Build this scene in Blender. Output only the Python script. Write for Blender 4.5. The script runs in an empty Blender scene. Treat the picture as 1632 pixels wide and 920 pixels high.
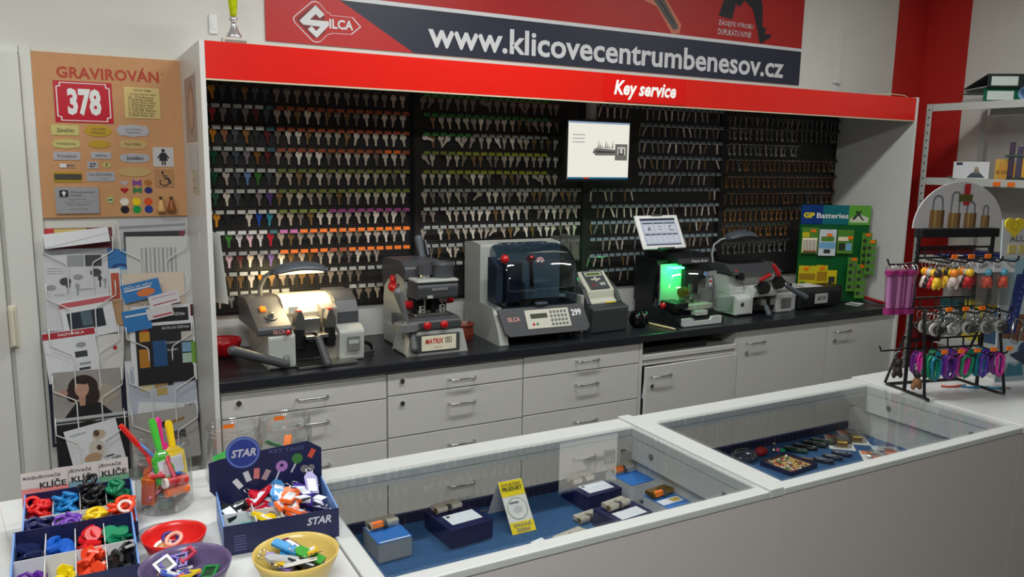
import bpy, bmesh, math, random
from mathutils import Matrix, Vector, Euler
random.seed(11)
SC = bpy.context.scene
COL = SC.collection
R = math.radians
# ------------------------------------------------------------------ camera
cd = bpy.data.cameras.new('camera'); cam = bpy.data.objects.new('camera', cd); COL.objects.link(cam)
cd.sensor_fit = 'HORIZONTAL'; cd.sensor_width = 36.0; cd.lens = 1271.0 / 1632.0 * 36.0
cd.clip_start = 0.02; cd.clip_end = 60
_yaw, _pitch, _roll = R(28.863), R(9.151), R(0.956)
_d = Vector((math.sin(_yaw)*math.cos(_pitch), math.cos(_yaw)*math.cos(_pitch), -math.sin(_pitch)))
_r = Vector((math.cos(_yaw), -math.sin(_yaw), 0)); _u = _r.cross(_d)
_rr = _r*math.cos(_roll) + _u*math.sin(_roll); _uu = _u*math.cos(_roll) - _r*math.sin(_roll)
_m = Matrix((( _rr.x, _uu.x, -_d.x, -0.4246), (_rr.y, _uu.y, -_d.y, -3.0804), (_rr.z, _uu.z, -_d.z, 1.7497), (0, 0, 0, 1)))
cam.matrix_world = _m
SC.camera = cam
# ------------------------------------------------------------------ world, exposure
SC.view_settings.view_transform = 'Standard'; SC.view_settings.look = 'None'
SC.view_settings.gamma = 1.0; SC.view_settings.use_curve_mapping = False
SC.view_settings.exposure = 0.38
wd = bpy.data.worlds.new('world'); SC.world = wd; wd.use_nodes = True
wd.node_tree.nodes['Background'].inputs[0].default_value = (0.80, 0.86, 0.92, 1)
wd.node_tree.nodes['Background'].inputs[1].default_value = 0.05
# ceiling lamps: (x, y, length along x, watts); each gets its housing further down
LAMPS = [(-0.55, -3.35, 1.25, 60.0), (1.15, -0.95, 1.25, 24.0), (-1.1, -1.0, 1.25, 13.0), (3.35, -0.95, 1.25, 9.0)]  # last lamp is added to brighten the right wall and shelf
CEIL = 3.10
for i, (x, y, L, w) in enumerate(LAMPS):
    ld = bpy.data.lights.new('fluorescent_light', 'AREA'); ld.shape = 'RECTANGLE'; ld.size = L; ld.size_y = 0.14
    ld.energy = w; ld.color = (0.98, 1.0, 0.97)
    lo = bpy.data.objects.new('fluorescent_light', ld); COL.objects.link(lo); lo.location = (x, y, CEIL - 0.095)
# ------------------------------------------------------------------ materials
def lin(c):
    c = c/255.0
    return c/12.92 if c <= 0.04045 else ((c+0.055)/1.055)**2.4
def rgb(*a):
    if len(a) == 1 and not isinstance(a[0], (int, float)): a = a[0]
    return (lin(a[0]), lin(a[1]), lin(a[2]), 1.0)
MATS = {}
def mat(key, col=(200, 200, 200), rough=0.5, metal=0.0, var=0.06, scale=40.0, bump=0.0, emit=0.0, alpha=None, coat=0.0, spec=0.5):
    """Principled material whose colour is broken up by a noise texture."""
    if key in MATS: return MATS[key]
    m = bpy.data.materials.new(key); m.use_nodes = True
    nt = m.node_tree; N = nt.nodes; L = nt.links
    b = N['Principled BSDF']
    b.inputs['Roughness'].default_value = rough; b.inputs['Metallic'].default_value = metal
    b.inputs['Specular IOR Level'].default_value = spec
    if coat: b.inputs['Coat Weight'].default_value = coat
    c = rgb(col)
    if var > 0:
        tc = N.new('ShaderNodeTexCoord'); nz = N.new('ShaderNodeTexNoise'); nz.inputs['Scale'].default_value = scale; nz.inputs['Detail'].default_value = 3
        L.new(tc.outputs['Object'], nz.inputs['Vector'])
        mx = N.new('ShaderNodeMix'); mx.data_type = 'RGBA'
        mx.inputs[6].default_value = tuple(max(0, v*(1-var)) for v in c[:3]) + (1,)
        mx.inputs[7].default_value = tuple(min(1, v*(1+var)) for v in c[:3]) + (1,)
        L.new(nz.outputs['Fac'], mx.inputs[0]); L.new(mx.outputs[2], b.inputs['Base Color'])
        if bump > 0:
            bp = N.new('ShaderNodeBump'); bp.inputs['Strength'].default_value = bump; bp.inputs['Distance'].default_value = 0.002
            L.new(nz.outputs['Fac'], bp.inputs['Height']); L.new(bp.outputs['Normal'], b.inputs['Normal'])
    else:
        b.inputs['Base Color'].default_value = c
    if emit > 0:
        b.inputs['Emission Color'].default_value = c; b.inputs['Emission Strength'].default_value = emit
    MATS[key] = m
    return m
def C(r, g, b, rough=0.5, metal=0.0):
    return mat('c_%d_%d_%d_%d_%d' % (r, g, b, int(rough*100), int(metal*100)), (r, g, b), rough, metal)
def clear(key, tint=(1, 1, 1), refl=0.06, rough=0.02, edge=0.5):
    """thin clear sheet: what lies behind shows through, the surface mirrors more at grazing angles"""
    if key in MATS: return MATS[key]
    m = bpy.data.materials.new(key); m.use_nodes = True; nt = m.node_tree; N = nt.nodes; L = nt.links
    N.clear(); o = N.new('ShaderNodeOutputMaterial')
    t = N.new('ShaderNodeBsdfTransparent'); t.inputs[0].default_value = tuple(tint) + (1,)
    g = N.new('ShaderNodeBsdfGlossy'); g.inputs['Roughness'].default_value = rough
    lw = N.new('ShaderNodeLayerWeight'); lw.inputs['Blend'].default_value = 0.35
    mr = N.new('ShaderNodeMapRange'); mr.inputs['To Min'].default_value = refl; mr.inputs['To Max'].default_value = edge
    nz = N.new('ShaderNodeTexNoise'); nz.inputs['Scale'].default_value = 9
    mu = N.new('ShaderNodeMath'); mu.operation = 'MULTIPLY_ADD'; mu.inputs[1].default_value = 0.03
    L.new(lw.outputs['Facing'], mr.inputs['Value']); L.new(nz.outputs['Fac'], mu.inputs[0]); L.new(mr.outputs[0], mu.inputs[2])
    mx = N.new('ShaderNodeMixShader'); L.new(mu.outputs[0], mx.inputs[0]); L.new(t.outputs[0], mx.inputs[1]); L.new(g.outputs[0], mx.inputs[2])
    L.new(mx.outputs[0], o.inputs[0]); MATS[key] = m
    return m
def glow(key, col, strength):
    if key in MATS: return MATS[key]
    m = bpy.data.materials.new(key); m.use_nodes = True; nt = m.node_tree; N = nt.nodes; N.clear()
    o = N.new('ShaderNodeOutputMaterial'); e = N.new('ShaderNodeEmission'); e.inputs[0].default_value = rgb(col); e.inputs[1].default_value = strength
    nt.links.new(e.outputs[0], o.inputs[0]); MATS[key] = m
    return m
# ------------------------------------------------------------------ mesh builder
class MB:
    def __init__(s): s.v = []; s.f = []; s.mi = []; s.sm = []; s.M = Matrix.Identity(4); s.mats = []
    def slot(s, m):
        if m is None: return 0
        if m not in s.mats: s.mats.append(m)
        return s.mats.index(m)
    def add(s, vs, fs, m=None, smooth=False):
        k = s.slot(m); o = len(s.v)
        s.v += [tuple(s.M @ Vector(p)) for p in vs]
        for f in fs: s.f.append(tuple(i+o for i in f)); s.mi.append(k); s.sm.append(smooth)
        return s
    def box(s, x0, y0, z0, x1, y1, z1, m=None):
        v = [(x0,y0,z0),(x1,y0,z0),(x1,y1,z0),(x0,y1,z0),(x0,y0,z1),(x1,y0,z1),(x1,y1,z1),(x0,y1,z1)]
        return s.add(v, [(0,3,2,1),(4,5,6,7),(0,1,5,4),(1,2,6,5),(2,3,7,6),(3,0,4,7)], m)
    def hexa(s, v, m=None):
        return s.add(v, [(0,3,2,1),(4,5,6,7),(0,1,5,4),(1,2,6,5),(2,3,7,6),(3,0,4,7)], m)
    def prism(s, pts, a, b, axis='y', m=None, smooth=False):
        """polygon in the plane across `axis`, from a to b along it"""
        n = len(pts)
        def P(p, t):
            if axis == 'y': return (p[0], t, p[1])
            if axis == 'x': return (t, p[0], p[1])
            return (p[0], p[1], t)
        v = [P(p, a) for p in pts] + [P(p, b) for p in pts]
        s.add(v, [tuple(range(n)), tuple(range(2*n-1, n-1, -1))], m)
        s.add(v, [(i, i+n, (i+1) % n + n, (i+1) % n) for i in range(n)], m, smooth)
        return s
    def cyl(s, p0, p1, r0, r1=None, n=16, m=None, caps=True, smooth=True):
        r1 = r0 if r1 is None else r1
        p0 = Vector(p0); p1 = Vector(p1); d = (p1-p0).normalized()
        a = d.orthogonal().normalized(); b = d.cross(a)
        v = []
        for p, r in ((p0, r0), (p1, r1)):
            for i in range(n):
                t = 2*math.pi*i/n; v.append(tuple(p + a*(r*math.cos(t)) + b*(r*math.sin(t))))
        s.add(v, [(i, (i+1) % n, (i+1) % n + n, i+n) for i in range(n)], m, smooth)
        if caps: s.add(v, [tuple(range(n-1, -1, -1)), tuple(range(n, 2*n))], m)
        return s
    def tube(s, pts, r, n=8, m=None, closed=False):
        pts = [Vector(p) for p in pts]; k = len(pts); v = []; a = None
        rr = r if isinstance(r, (list, tuple)) else [r]*k
        for i, p in enumerate(pts):
            if closed: t = (pts[(i+1) % k] - pts[i-1]).normalized()
            else: t = (pts[min(i+1, k-1)] - pts[max(i-1, 0)]).normalized()
            if a is None: a = t.orthogonal().normalized()
            else:
                a = a - t*a.dot(t)
                a = a.normalized() if a.length > 1e-6 else t.orthogonal().normalized()
            b = t.cross(a)
            for j in range(n):
                q = 2*math.pi*j/n; v.append(tuple(p + a*(rr[i]*math.cos(q)) + b*(rr[i]*math.sin(q))))
        f = []
        for i in range(k if closed else k-1):
            i2 = (i+1) % k
            for j in range(n): f.append((i*n+j, i*n+(j+1) % n, i2*n+(j+1) % n, i2*n+j))
        s.add(v, f, m, True)
        if not closed: s.add(v, [tuple(range(n-1, -1, -1)), tuple(range((k-1)*n, k*n))], m)
        return s
    def lathe(s, prof, c=(0,0,0), n=24, m=None, sx=1.0, sy=1.0, smooth=True, axis='z'):
        v = []; k = len(prof)
        for r, z in prof:
            for i in range(n):
                t = 2*math.pi*i/n; a, b = r*math.cos(t)*sx, r*math.sin(t)*sy
                if axis == 'z': v.append((c[0]+a, c[1]+b, c[2]+z))
                elif axis == 'y': v.append((c[0]+a, c[1]+z, c[2]+b))
                else: v.append((c[0]+z, c[1]+a, c[2]+b))
        f = [(i*n+j, i*n+(j+1) % n, (i+1)*n+(j+1) % n, (i+1)*n+j) for i in range(k-1) for j in range(n)]
        s.add(v, f, m, smooth)
        if prof[0][0] > 1e-5: pass
        return s
    def ball(s, c, rx, ry=None, rz=None, n=14, k=8, m=None):
        ry = rx if ry is None else ry; rz = rx if rz is None else rz
        v = [(c[0], c[1], c[2]-rz)]; 
        for i in range(1, k):
            p = -math.pi/2 + math.pi*i/k
            for j in range(n):
                t = 2*math.pi*j/n; v.append((c[0]+rx*math.cos(p)*math.cos(t), c[1]+ry*math.cos(p)*math.sin(t), c[2]+rz*math.sin(p)))
        v.append((c[0], c[1], c[2]+rz)); e = len(v)-1
        f = [(0, 1+(j+1) % n, 1+j) for j in range(n)]
        for i in range(k-2):
            for j in range(n): f.append((1+i*n+j, 1+i*n+(j+1) % n, 1+(i+1)*n+(j+1) % n, 1+(i+1)*n+j))
        f += [(e, 1+(k-2)*n+j, 1+(k-2)*n+(j+1) % n) for j in range(n)]
        return s.add(v, f, m, True)
    def torus(s, c, R0, r, n=16, k=6, m=None, axis='z', sx=1.0, sy=1.0):
        pts = []
        for i in range(n):
            t = 2*math.pi*i/n; a, b = R0*math.cos(t)*sx, R0*math.sin(t)*sy
            pts.append((c[0]+a, c[1]+b, c[2]) if axis == 'z' else ((c[0]+a, c[1], c[2]+b) if axis == 'y' else (c[0], c[1]+a, c[2]+b)))
        return s.tube(pts, r, k, m, True)
    def flat(s, pts, y, m=None):
        """printed polygon facing -y; pts are (x, z) anticlockwise seen from the front"""
        return s.add([(p[0], y, p[1]) for p in pts], [tuple(range(len(pts)))], m)
    def mesh(s, name, mats=None):
        me = bpy.data.meshes.new(name); me.from_pydata(s.v, [], s.f)
        for m in (s.mats or mats or []): me.materials.append(m)
        me.polygons.foreach_set('material_index', s.mi); me.polygons.foreach_set('use_smooth', s.sm)
        me.update(); return me
    def obj(s, name, parent=None, m=None, bevel=0.0, seg=2, loc=None, rot=None, sub=0):
        if m is not None and not s.mats: s.mats = [m]
        me = s.mesh(name)
        if s.fixn if hasattr(s, 'fixn') else True:
            bm = bmesh.new(); bm.from_mesh(me); bmesh.ops.recalc_face_normals(bm, faces=bm.faces); bm.to_mesh(me); bm.free()
        o = bpy.data.objects.new(name, me); COL.objects.link(o)
        if parent: o.parent = parent
        if loc: o.location = loc
        if rot: o.rotation_euler = rot
        if bevel > 0:
            b = o.modifiers.new('bevel', 'BEVEL'); b.width = bevel; b.segments = seg; b.limit_method = 'ANGLE'; b.angle_limit = R(35)
        if sub:
            b = o.modifiers.new('sub', 'SUBSURF'); b.levels = sub; b.render_levels = sub
        return o
def tag(o, label=None, cat=None, group=None, kind=None):
    if label: o['label'] = label
    if cat: o['category'] = cat
    if group: o['group'] = group
    if kind: o['kind'] = kind
    return o
def thing(name, label, cat, loc=(0,0,0), rz=0.0, group=None, rot=None):
    o = bpy.data.objects.new(name, None); COL.objects.link(o); o.location = loc; o.empty_display_size = 0.05
    o.rotation_euler = rot if rot else (0, 0, R(rz))
    return tag(o, label, cat, group)
def struct(o): o['kind'] = 'structure'; return o
def copy_tree(o, parent=None, **kw):
    c = o.copy(); COL.objects.link(c); c.parent = parent
    for ch in list(o.children): copy_tree(ch, c)
    return c
def bx(name, parent, m, x0, y0, z0, x1, y1, z1, bevel=0.0, **k):
    return MB().box(x0, y0, z0, x1, y1, z1).obj(name, parent, m, bevel, **k)
# ------------------------------------------------------------------ lettering
_tcache = {}
def text_geo(s, bold=0.0, shear=0.0, spacing=1.0, res=2):
    k = (s, bold, shear, spacing, res)
    if k in _tcache: return _tcache[k]
    cu = bpy.data.curves.new('t', 'FONT'); cu.body = s; cu.offset = bold; cu.shear = shear; cu.resolution_u = res; cu.space_character = spacing
    cu.fill_mode = 'FRONT'
    ob = bpy.data.objects.new('t', cu); COL.objects.link(ob)
    me = bpy.data.meshes.new_from_object(ob.evaluated_get(bpy.context.evaluated_depsgraph_get()))
    vs = [(v.co.x, v.co.y) for v in me.vertices]; fs = [tuple(p.vertices) for p in me.polygons]
    bpy.data.objects.remove(ob); bpy.data.curves.remove(cu); bpy.data.meshes.remove(me)
    x0 = min(v[0] for v in vs); x1 = max(v[0] for v in vs); y0 = min(v[1] for v in vs); y1 = max(v[1] for v in vs)
    _tcache[k] = (vs, fs, x0, x1, y0, y1)
    return _tcache[k]
def put_text(mb, s, x0, z0, x1, z1, y, m, bold=0.0, shear=0.0, spacing=1.0, res=2):
    """lettering stretched into the rectangle x0..x1, z0..z1, facing -y"""
    vs, fs, a, b, c, d = text_geo(s, bold, shear, spacing, res)
    mb.add([(x0 + (x1-x0)*(v[0]-a)/(b-a), y, z0 + (z1-z0)*(v[1]-c)/(d-c)) for v in vs], fs, m)
def lettering(parent, items, y=-0.0008, name='lettering', loc=None, rot=None):
    """items: (string, x0, z0, x1, z1, material[, bold, shear, spacing])"""
    mb = MB(); mb.fixn = False
    for it in items: put_text(mb, it[0], it[1], it[2], it[3], it[4], y, it[5], *(it[6:]))
    # face normals must look to -y
    o = mb.obj(name, parent, loc=loc, rot=rot)
    return o
def rect(x0, z0, x1, z1): return [(x0, z0), (x1, z0), (x1, z1), (x0, z1)]
def disc(cx, cz, rx, rz=None, n=20, a0=0.0):
    rz = rx if rz is None else rz
    return [(cx+rx*math.cos(a0+2*math.pi*i/n), cz+rz*math.sin(a0+2*math.pi*i/n)) for i in range(n)]
def prints(parent, items, y0=-0.0004, step=0.00012, name='print'):
    """flat printed shapes layered on the front (-y) of a sheet: (polygon, material)"""
    mb = MB(); mb.fixn = False
    for i, (p, m) in enumerate(items): mb.flat(p, y0 - step*i, m)
    return mb.obj(name, parent)
def sheet(name, w, h, m, loc, rot=(0,0,0), parent=None, t=0.0006, pr=None, tx=None, curl=0.0, label=None, cat=None, group=None):
    """a sheet or board standing on its lower edge: x centred, z up from 0, printed side to -y"""
    mb = MB()
    if curl:
        n = 8; v = []; 
        for i in range(n+1):
            z = h*i/n; y = -curl*(i/n)**2.2*h
            v += [(-w/2, y, z), (w/2, y, z), (w/2, y+t, z), (-w/2, y+t, z)]
        f = []
        for i in range(n):
            a = i*4; b = a+4
            f += [(a, a+1, b+1, b), (a+1, a+2, b+2, b+1), (a+2, a+3, b+3, b+2), (a+3, a, b, b+3)]
        f += [(0, 3, 2, 1), (n*4, n*4+1, n*4+2, n*4+3)]
        mb.add(v, f, m)
    else: mb.box(-w/2, 0, 0, w/2, t, h, m)
    o = mb.obj(name, parent, loc=loc, rot=rot)
    if label: tag(o, label, cat, group)
    if pr: prints(o, pr)
    if tx: lettering(o, tx, y=-0.0012 - (0.00012*len(pr) if pr else 0))
    return o
# ================================================================== the room
M_wall = mat('wall_paint', (224, 223, 216), 0.85, var=0.03, scale=6, bump=0.08)
M_ceil = mat('ceiling_paint', (232, 232, 228), 0.9, var=0.02, scale=5)
M_white = mat('white_laminate', (222, 221, 218), 0.38, var=0.02, scale=12)
M_lam = mat('grey_white_laminate', (206, 204, 200), 0.42, var=0.025, scale=14)
M_red = mat('red_acrylic', (222, 32, 22), 0.28, var=0.05, scale=18)
M_redwall = mat('red_wall_paint', (196, 34, 28), 0.7, var=0.06, scale=5)
M_black = mat('black_plastic', (18, 18, 20), 0.4)
M_chrome = mat('chrome', (205, 205, 205), 0.18, 1.0, var=0.03)
M_steel = mat('brushed_steel', (176, 174, 168), 0.34, 1.0, var=0.08, scale=90)
M_dgrey = mat('dark_grey_plastic', (70, 71, 75), 0.42)
M_mgrey = mat('mid_grey_plastic', (112, 114, 114), 0.45)
M_lgrey = mat('light_grey_enamel', (176, 179, 174), 0.4, var=0.03)
M_wtxt = mat('white_print', (238, 238, 238), 0.5, var=0.02)
M_ktxt = mat('black_print', (32, 32, 36), 0.6, var=0.02)
M_gtxt = mat('grey_print', (120, 120, 122), 0.6, var=0.02)
M_paper = mat('white_paper', (224, 223, 220), 0.8, var=0.03, scale=20)
M_orange = mat('orange_price_sticker', (255, 122, 20), 0.5, var=0.03)
M_navy = mat('navy_card', (22, 26, 66), 0.45, var=0.08)
YW = 0.58                                       # face of the back wall
WX = 4.846                                      # face of the right wall
def wall(name, x0, y0, z0, x1, y1, z1, m): return struct(bx(name, None, m, x0, y0, z0, x1, y1, z1))
M_floor = mat('floor_vinyl', (92, 90, 86), 0.45, var=0.12, scale=7)
wall('floor', -2.0, -5.6, -0.05, WX, YW, 0.0, M_floor)
wall('ceiling', -2.0, -5.6, CEIL, WX, YW, CEIL+0.05, M_ceil)
wall('wall_back', -2.0, YW, 0.0, WX, YW+0.08, CEIL, M_wall)
wall('wall_right', WX, -5.6, 0.0, WX+0.08, YW+0.08, CEIL, M_wall)
M_far = mat('far_wall_paint', (120, 112, 104), 0.9, var=0.2, scale=2)
wall('wall_left', -2.08, -5.6, 0.0, -2.0, YW+0.08, CEIL, M_far)
wall('wall_front', -2.08, -5.68, 0.0, WX+0.08, -5.6, CEIL, mat('shop_front_dark', (66, 64, 66), 0.6, var=0.3, scale=1.5))
# red painted band that runs round the room corner
tr = MB().box(4.525, YW-0.003, 0, WX-0.0005, YW-0.0005, CEIL-0.001).box(WX-0.003, 0.272, 0, WX-0.0005, YW-0.003, CEIL-0.001).obj('trim_1', None, M_redwall); struct(tr)
# cable duct down the wall with a clip at its end
tr = MB().box(3.962, YW-0.014, 2.31, 3.984, YW-0.0005, CEIL-0.001, M_wall).box(3.93, YW-0.02, 2.275, 3.992, YW-0.0005, 2.312, M_white).box(3.975, YW-0.024, 2.255, 3.985, YW-0.014, 2.275, M_lgrey).obj('trim_2', None, bevel=0.002); struct(tr)
# ceiling lamps' housings
M_tube = glow('lamp_tube', (250, 252, 246), 6.0)
for i, (x, y, L, w) in enumerate(LAMPS):
    t = thing('ceiling_lamp', ['white ceiling lamp box nearest the shop entrance', 'white ceiling lamp box in front of the key wall', 'white ceiling lamp box beside the engraving samples', 'added ceiling lamp box that brightens the right wall and metal shelf'][i], 'lamp', (x, y, CEIL), 0, 'ceiling lamps')
    MB().box(-L/2-.03, -.14, -.05, L/2+.03, .14, 0).obj('housing', t, M_white, 0.006)
    for s in (-1, 1): MB().cyl((-L/2, s*.06, -.068), (L/2, s*.06, -.068), .014, n=10).obj('tube', t, M_tube)
# the white door at the far left
M_door = mat('white_door_paint', (226, 226, 220), 0.45, var=0.02, scale=8)
d = thing('door_1', None, None, (-0.62, YW, 0)); struct(d)
MB().box(-.75, -.035, .01, -.055, 0, 2.045).obj('door_leaf', d, M_door, 0.004)
MB().box(-.04, -.05, 0, .05, 0, 2.12).box(-.7595, -.05, 2.05, -.0405, 0, 2.12).box(-.84, -.05, 0, -.76, 0, 2.12).obj('door_frame', d, M_door, 0.006)
MB().box(.0505, -.02, 0, .09, 0, 2.15).box(-.86, -.02, 2.1205, .05, 0, 2.15).obj('architrave', d, M_door, 0.004)
h = MB().box(-.052, -.062, .99, -.022, -.05, 1.16).obj('handle_plate', d, mat('cream_plastic', (226, 220, 200), 0.4), 0.006)
MB().box(-.046, -.085, 1.0, -.03, -.062, 1.15).obj('handle_grip', h, MATS['cream_plastic'], 0.006)
# ================================================================== key service wall unit
W0, W1, ZT, ZF = 0.0, 3.979, 2.150, 2.020
t = thing('key_service_unit', 'large wall unit with white side panels and a red lit-look fascia', 'display unit', (0, 0, 0))
MB().box(0, 0, 0, 0.018, YW-.001, ZT).obj('side_panel', t, M_white, 0.001)
MB().box(W1, 0, 0, W1+0.018, YW-.001, ZT+0.004).obj('side_panel', t, M_white, 0.001)
MB().box(0.019, 0.02, ZT-0.03, W1-.001, YW-.002, ZT-0.012).obj('top_board', t, M_white)
fa = MB().box(0.0185, 0.004, ZF, W1-0.0005, 0.018, ZT).obj('fascia', t, M_red, 0.001)
MB().box(0.0185, 0.003, ZF-0.006, W1-0.0005, 0.02, ZF-0.0005).obj('fascia_edge_strip', fa, mat('pale_strip', (214, 196, 170), 0.4))
MB().box(1.741, 0.0005, ZF+0.004, 2.22, 0.0035, ZT-0.004).obj('sign_panel', fa, mat('red_sign_panel', (226, 24, 18), 0.25, var=0.04))
M_sign = mat('sign_white', (250, 248, 245), 0.4, var=0.01, emit=0.12)
lettering(fa, [('Key service', 1.792, 2.036, 2.157, 2.122, M_sign, 0.03, 0.22)], y=-0.0006)
# black perforated boards with rows of hooks
def perf_mat():
    m = bpy.data.materials.new('perforated_black_metal'); m.use_nodes = True; nt = m.node_tree; N = nt.nodes; L = nt.links; b = N['Principled BSDF']
    b.inputs['Roughness'].default_value = 0.5
    tc = N.new('ShaderNodeTexCoord'); sp = N.new('ShaderNodeSeparateXYZ'); L.new(tc.outputs['Object'], sp.inputs[0])
    def cell(o, off):
        a = N.new('ShaderNodeMath'); a.operation = 'MULTIPLY_ADD'; a.inputs[1].default_value = 100.0; a.inputs[2].default_value = off; L.new(o, a.inputs[0])
        f = N.new('ShaderNodeMath'); f.operation = 'FRACT'; L.new(a.outputs[0], f.inputs[0])
        s = N.new('ShaderNodeMath'); s.operation = 'SUBTRACT'; s.inputs[1].default_value = 0.5; L.new(f.outputs[0], s.inputs[0])
        q = N.new('ShaderNodeMath'); q.operation = 'MULTIPLY'; L.new(s.outputs[0], q.inputs[0]); L.new(s.outputs[0], q.inputs[1]); return q
    a = cell(sp.outputs['X'], 0); c = cell(sp.outputs['Z'], 0)
    ad = N.new('ShaderNodeMath'); ad.operation = 'ADD'; L.new(a.outputs[0], ad.inputs[0]); L.new(c.outputs[0], ad.inputs[1])
    lt = N.new('ShaderNodeMath'); lt.operation = 'LESS_THAN'; lt.inputs[1].default_value = 0.055; L.new(ad.outputs[0], lt.inputs[0])
    mx = N.new('ShaderNodeMix'); mx.data_type = 'RGBA'; mx.inputs[6].default_value = rgb(11, 10, 12); mx.inputs[7].default_value = rgb(92, 88, 86)
    L.new(lt.outputs[0], mx.inputs[0]); L.new(mx.outputs[2], b.inputs['Base Color']); return m
M_perf = perf_mat()
KB = [(0.020, 1.010), (1.016, 1.988), (1.994, 2.968), (2.974, 3.972)]
ZB = 1.055
boards = []
names = ['leftmost', 'second', 'third', 'rightmost']
bl = ['black perforated key board with coloured and nickel keys, leftmost of the four', 'black perforated key board behind the blue hooded machine, left of the monitor', 'black perforated key board behind the monitor and tablet', 'black perforated key board with long bronze keys, nearest the battery display']
for i, (a, b) in enumerate(KB):
    t = thing('key_board', bl[i], 'key board', ((a+b)/2, 0.548, ZB))
    h = (b-a)/2
    MB().box(-h, 0, 0, h, 0.012, 2.118-ZB).obj('perforated_panel', t, M_perf)
    for z in (0.0, 2.118-ZB-0.014): MB().box(-h, -.008, z, h, 0, z+.014).obj('edge_rail', t, M_black)
    for s in (-1, 1): MB().box(s*h-.009 if s > 0 else -h, -.009, .0145, h if s > 0 else -h+.009, -.0005, 2.118-ZB-.0145).obj('edge_rail', t, M_black)
    boards.append(t)
bx('backsplash', t_ := thing('backsplash_board', 'white strip of wall board between worktop and key boards', 'wall board', (0, 0, 0)), M_white, 0.019, 0.556, 0.901, W1-.001, YW-.002, ZB-.002)
# worktop
M_top = mat('black_stone_laminate', (34, 36, 42), 0.33, var=0.35, scale=160, bump=0.05)
o = MB().box(0.0205, 0.0, 0.862, W1-.001, 0.555, 0.9).obj('worktop', None, M_top, 0.004); tag(o, 'long black worktop that carries the key cutting machines', 'worktop')
# ---------------------------------------------------------------- cabinets below
def handle(parent, x, z, y=0.0, w=0.125):
    pts = [(-w/2, 0, 0), (-w/2, -.018, 0), (-w/2+.004, -.026, 0), (-w/2+.014, -.030, 0), (w/2-.014, -.030, 0), (w/2-.004, -.026, 0), (w/2, -.018, 0), (w/2, 0, 0)]
    return MB().tube([(x+p[0], y+p[1], z+p[2]) for p in pts], 0.0042, 8).obj('handle', parent, M_chrome)
def lock(parent, x, z, y=0.0):
    return MB().cyl((x, y, z), (x, y-.009, z), 0.0115, 0.010, 16, M_chrome).box(x-.0012, y-.0094, z-.006, x+.0012, y-.0089, z+.006, M_ktxt).obj('lock', parent)
def drawer_unit(name, label, x0, x1, tops, hz, locks):
    t = thing(name, label, 'cabinet', (x0, 0.02, 0), 0, 'white cabinets under the worktop'); w = x1-x0
    MB().box(0.001, 0.019, 0.0, w-.001, 0.53, 0.8615).obj('carcass', t, M_lam)
    for k in range(len(tops)-1):
        z1, z0 = tops[k], tops[k+1]
        dr = MB().box(0.002, 0, z0+.0025, w-.002, 0.0185, z1-.0025).obj('drawer', t, M_lam, 0.0015)
        handle(dr, w/2 + (0.015 if w < .7 else 0), hz[k])
        if k in locks: lock(dr, 0.065, z1-.035)
    MB().box(0.002, 0.006, tops[0]+.001, w-.002, 0.0185, 0.861).obj('filler_strip', t, M_lam)
    return t
drawer_unit('drawer_cabinet', 'white drawer cabinet beneath the left key duplicator, behind the glass jars', 0.024, 0.690, [.842, .745, .560, .38, .2, .05], [.795, .69, .505, .315, .13], (0,))
drawer_unit('drawer_cabinet', 'white drawer cabinet with two round locks, second from the left', 0.692, 1.350, [.850, .752, .566, .385, .2, .05], [.797, .687, .50, .305, .13], (0, 1))
drawer_unit('drawer_cabinet', 'white drawer cabinet without locks beneath the grey transponder reader', 1.352, 2.020, [.858, .753, .570, .39, .2, .05], [.806, .690, .505, .32, .13], ())
t = thing('open_cabinet', 'white cabinet with an open niche above a door left ajar', 'cabinet', (2.022, 0.02, 0), 0, 'white cabinets under the worktop'); w = .664
MB().box(0, 0, 0, .018, .53, .861).box(w-.018, 0, 0, w, .53, .861).box(.018, .51, 0, w-.018, .53, .861).box(.018, 0.03, 0.02, w-.018, .509, .04).obj('carcass', t, M_lam, 0.001)
MB().box(.019, -.004, .764, w-.019, .508, .788).obj('shelf', t, M_lam, 0.0015)
MB().box(.019, .004, .735, w-.019, .02, .758).obj('rail', t, M_lam, 0.001)
dr = MB().box(-(w-.028), 0, .05, 0, .0185, .732).obj('door', t, M_lam, 0.0015, loc=(w-.004, -.004, 0), rot=(0, 0, R(2.2)))
handle(dr, -w+.028+.09, .685); lock(dr, -w+.028+.035, .635)
# black tray or flat case pushed into the niche
o = MB().box(2.045, .06, .7885, 2.50, .40, .82).obj('flat_case', None, M_black, 0.004); tag(o, 'flat black case lying in the open niche under the worktop', 'case')
o = MB().cyl((0, 0, 0), (0, 0, -.13), .004, n=10, m=mat('clear_pen_body', (190, 195, 205), 0.2)).cyl((0, 0, .001), (0, 0, -.022), .0055, n=10, m=mat('sky_blue_plastic', (70, 160, 235), 0.35)).box(-.0015, -.009, -.035, .0015, -.006, -.001, MATS['sky_blue_plastic']).obj('pen', None, loc=(2.052, 0.005, .700), rot=(R(2), R(4), 0)); tag(o, 'pen with a sky blue cap hanging at the gap beside the cabinet door', 'pen')
for j, (x0, x1, lab) in enumerate([(2.688, 3.388, 'white door cabinet under the key duplicator with red levers'), (3.390, 3.977, 'white door cabinet at the right end, under the battery display')]):
    t = thing('door_cabinet', lab, 'cabinet', (x0, 0.02, 0), 0, 'white cabinets under the worktop'); w = x1-x0
    MB().box(0.001, .019, 0, w-.001, .53, .8615).obj('carcass', t, M_lam)
    dr = MB().box(.002, 0, .05, w-.002, .0185, .856).obj('door', t, M_lam, 0.0015); handle(dr, .12, .787); lock(dr, .06, .735)
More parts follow.
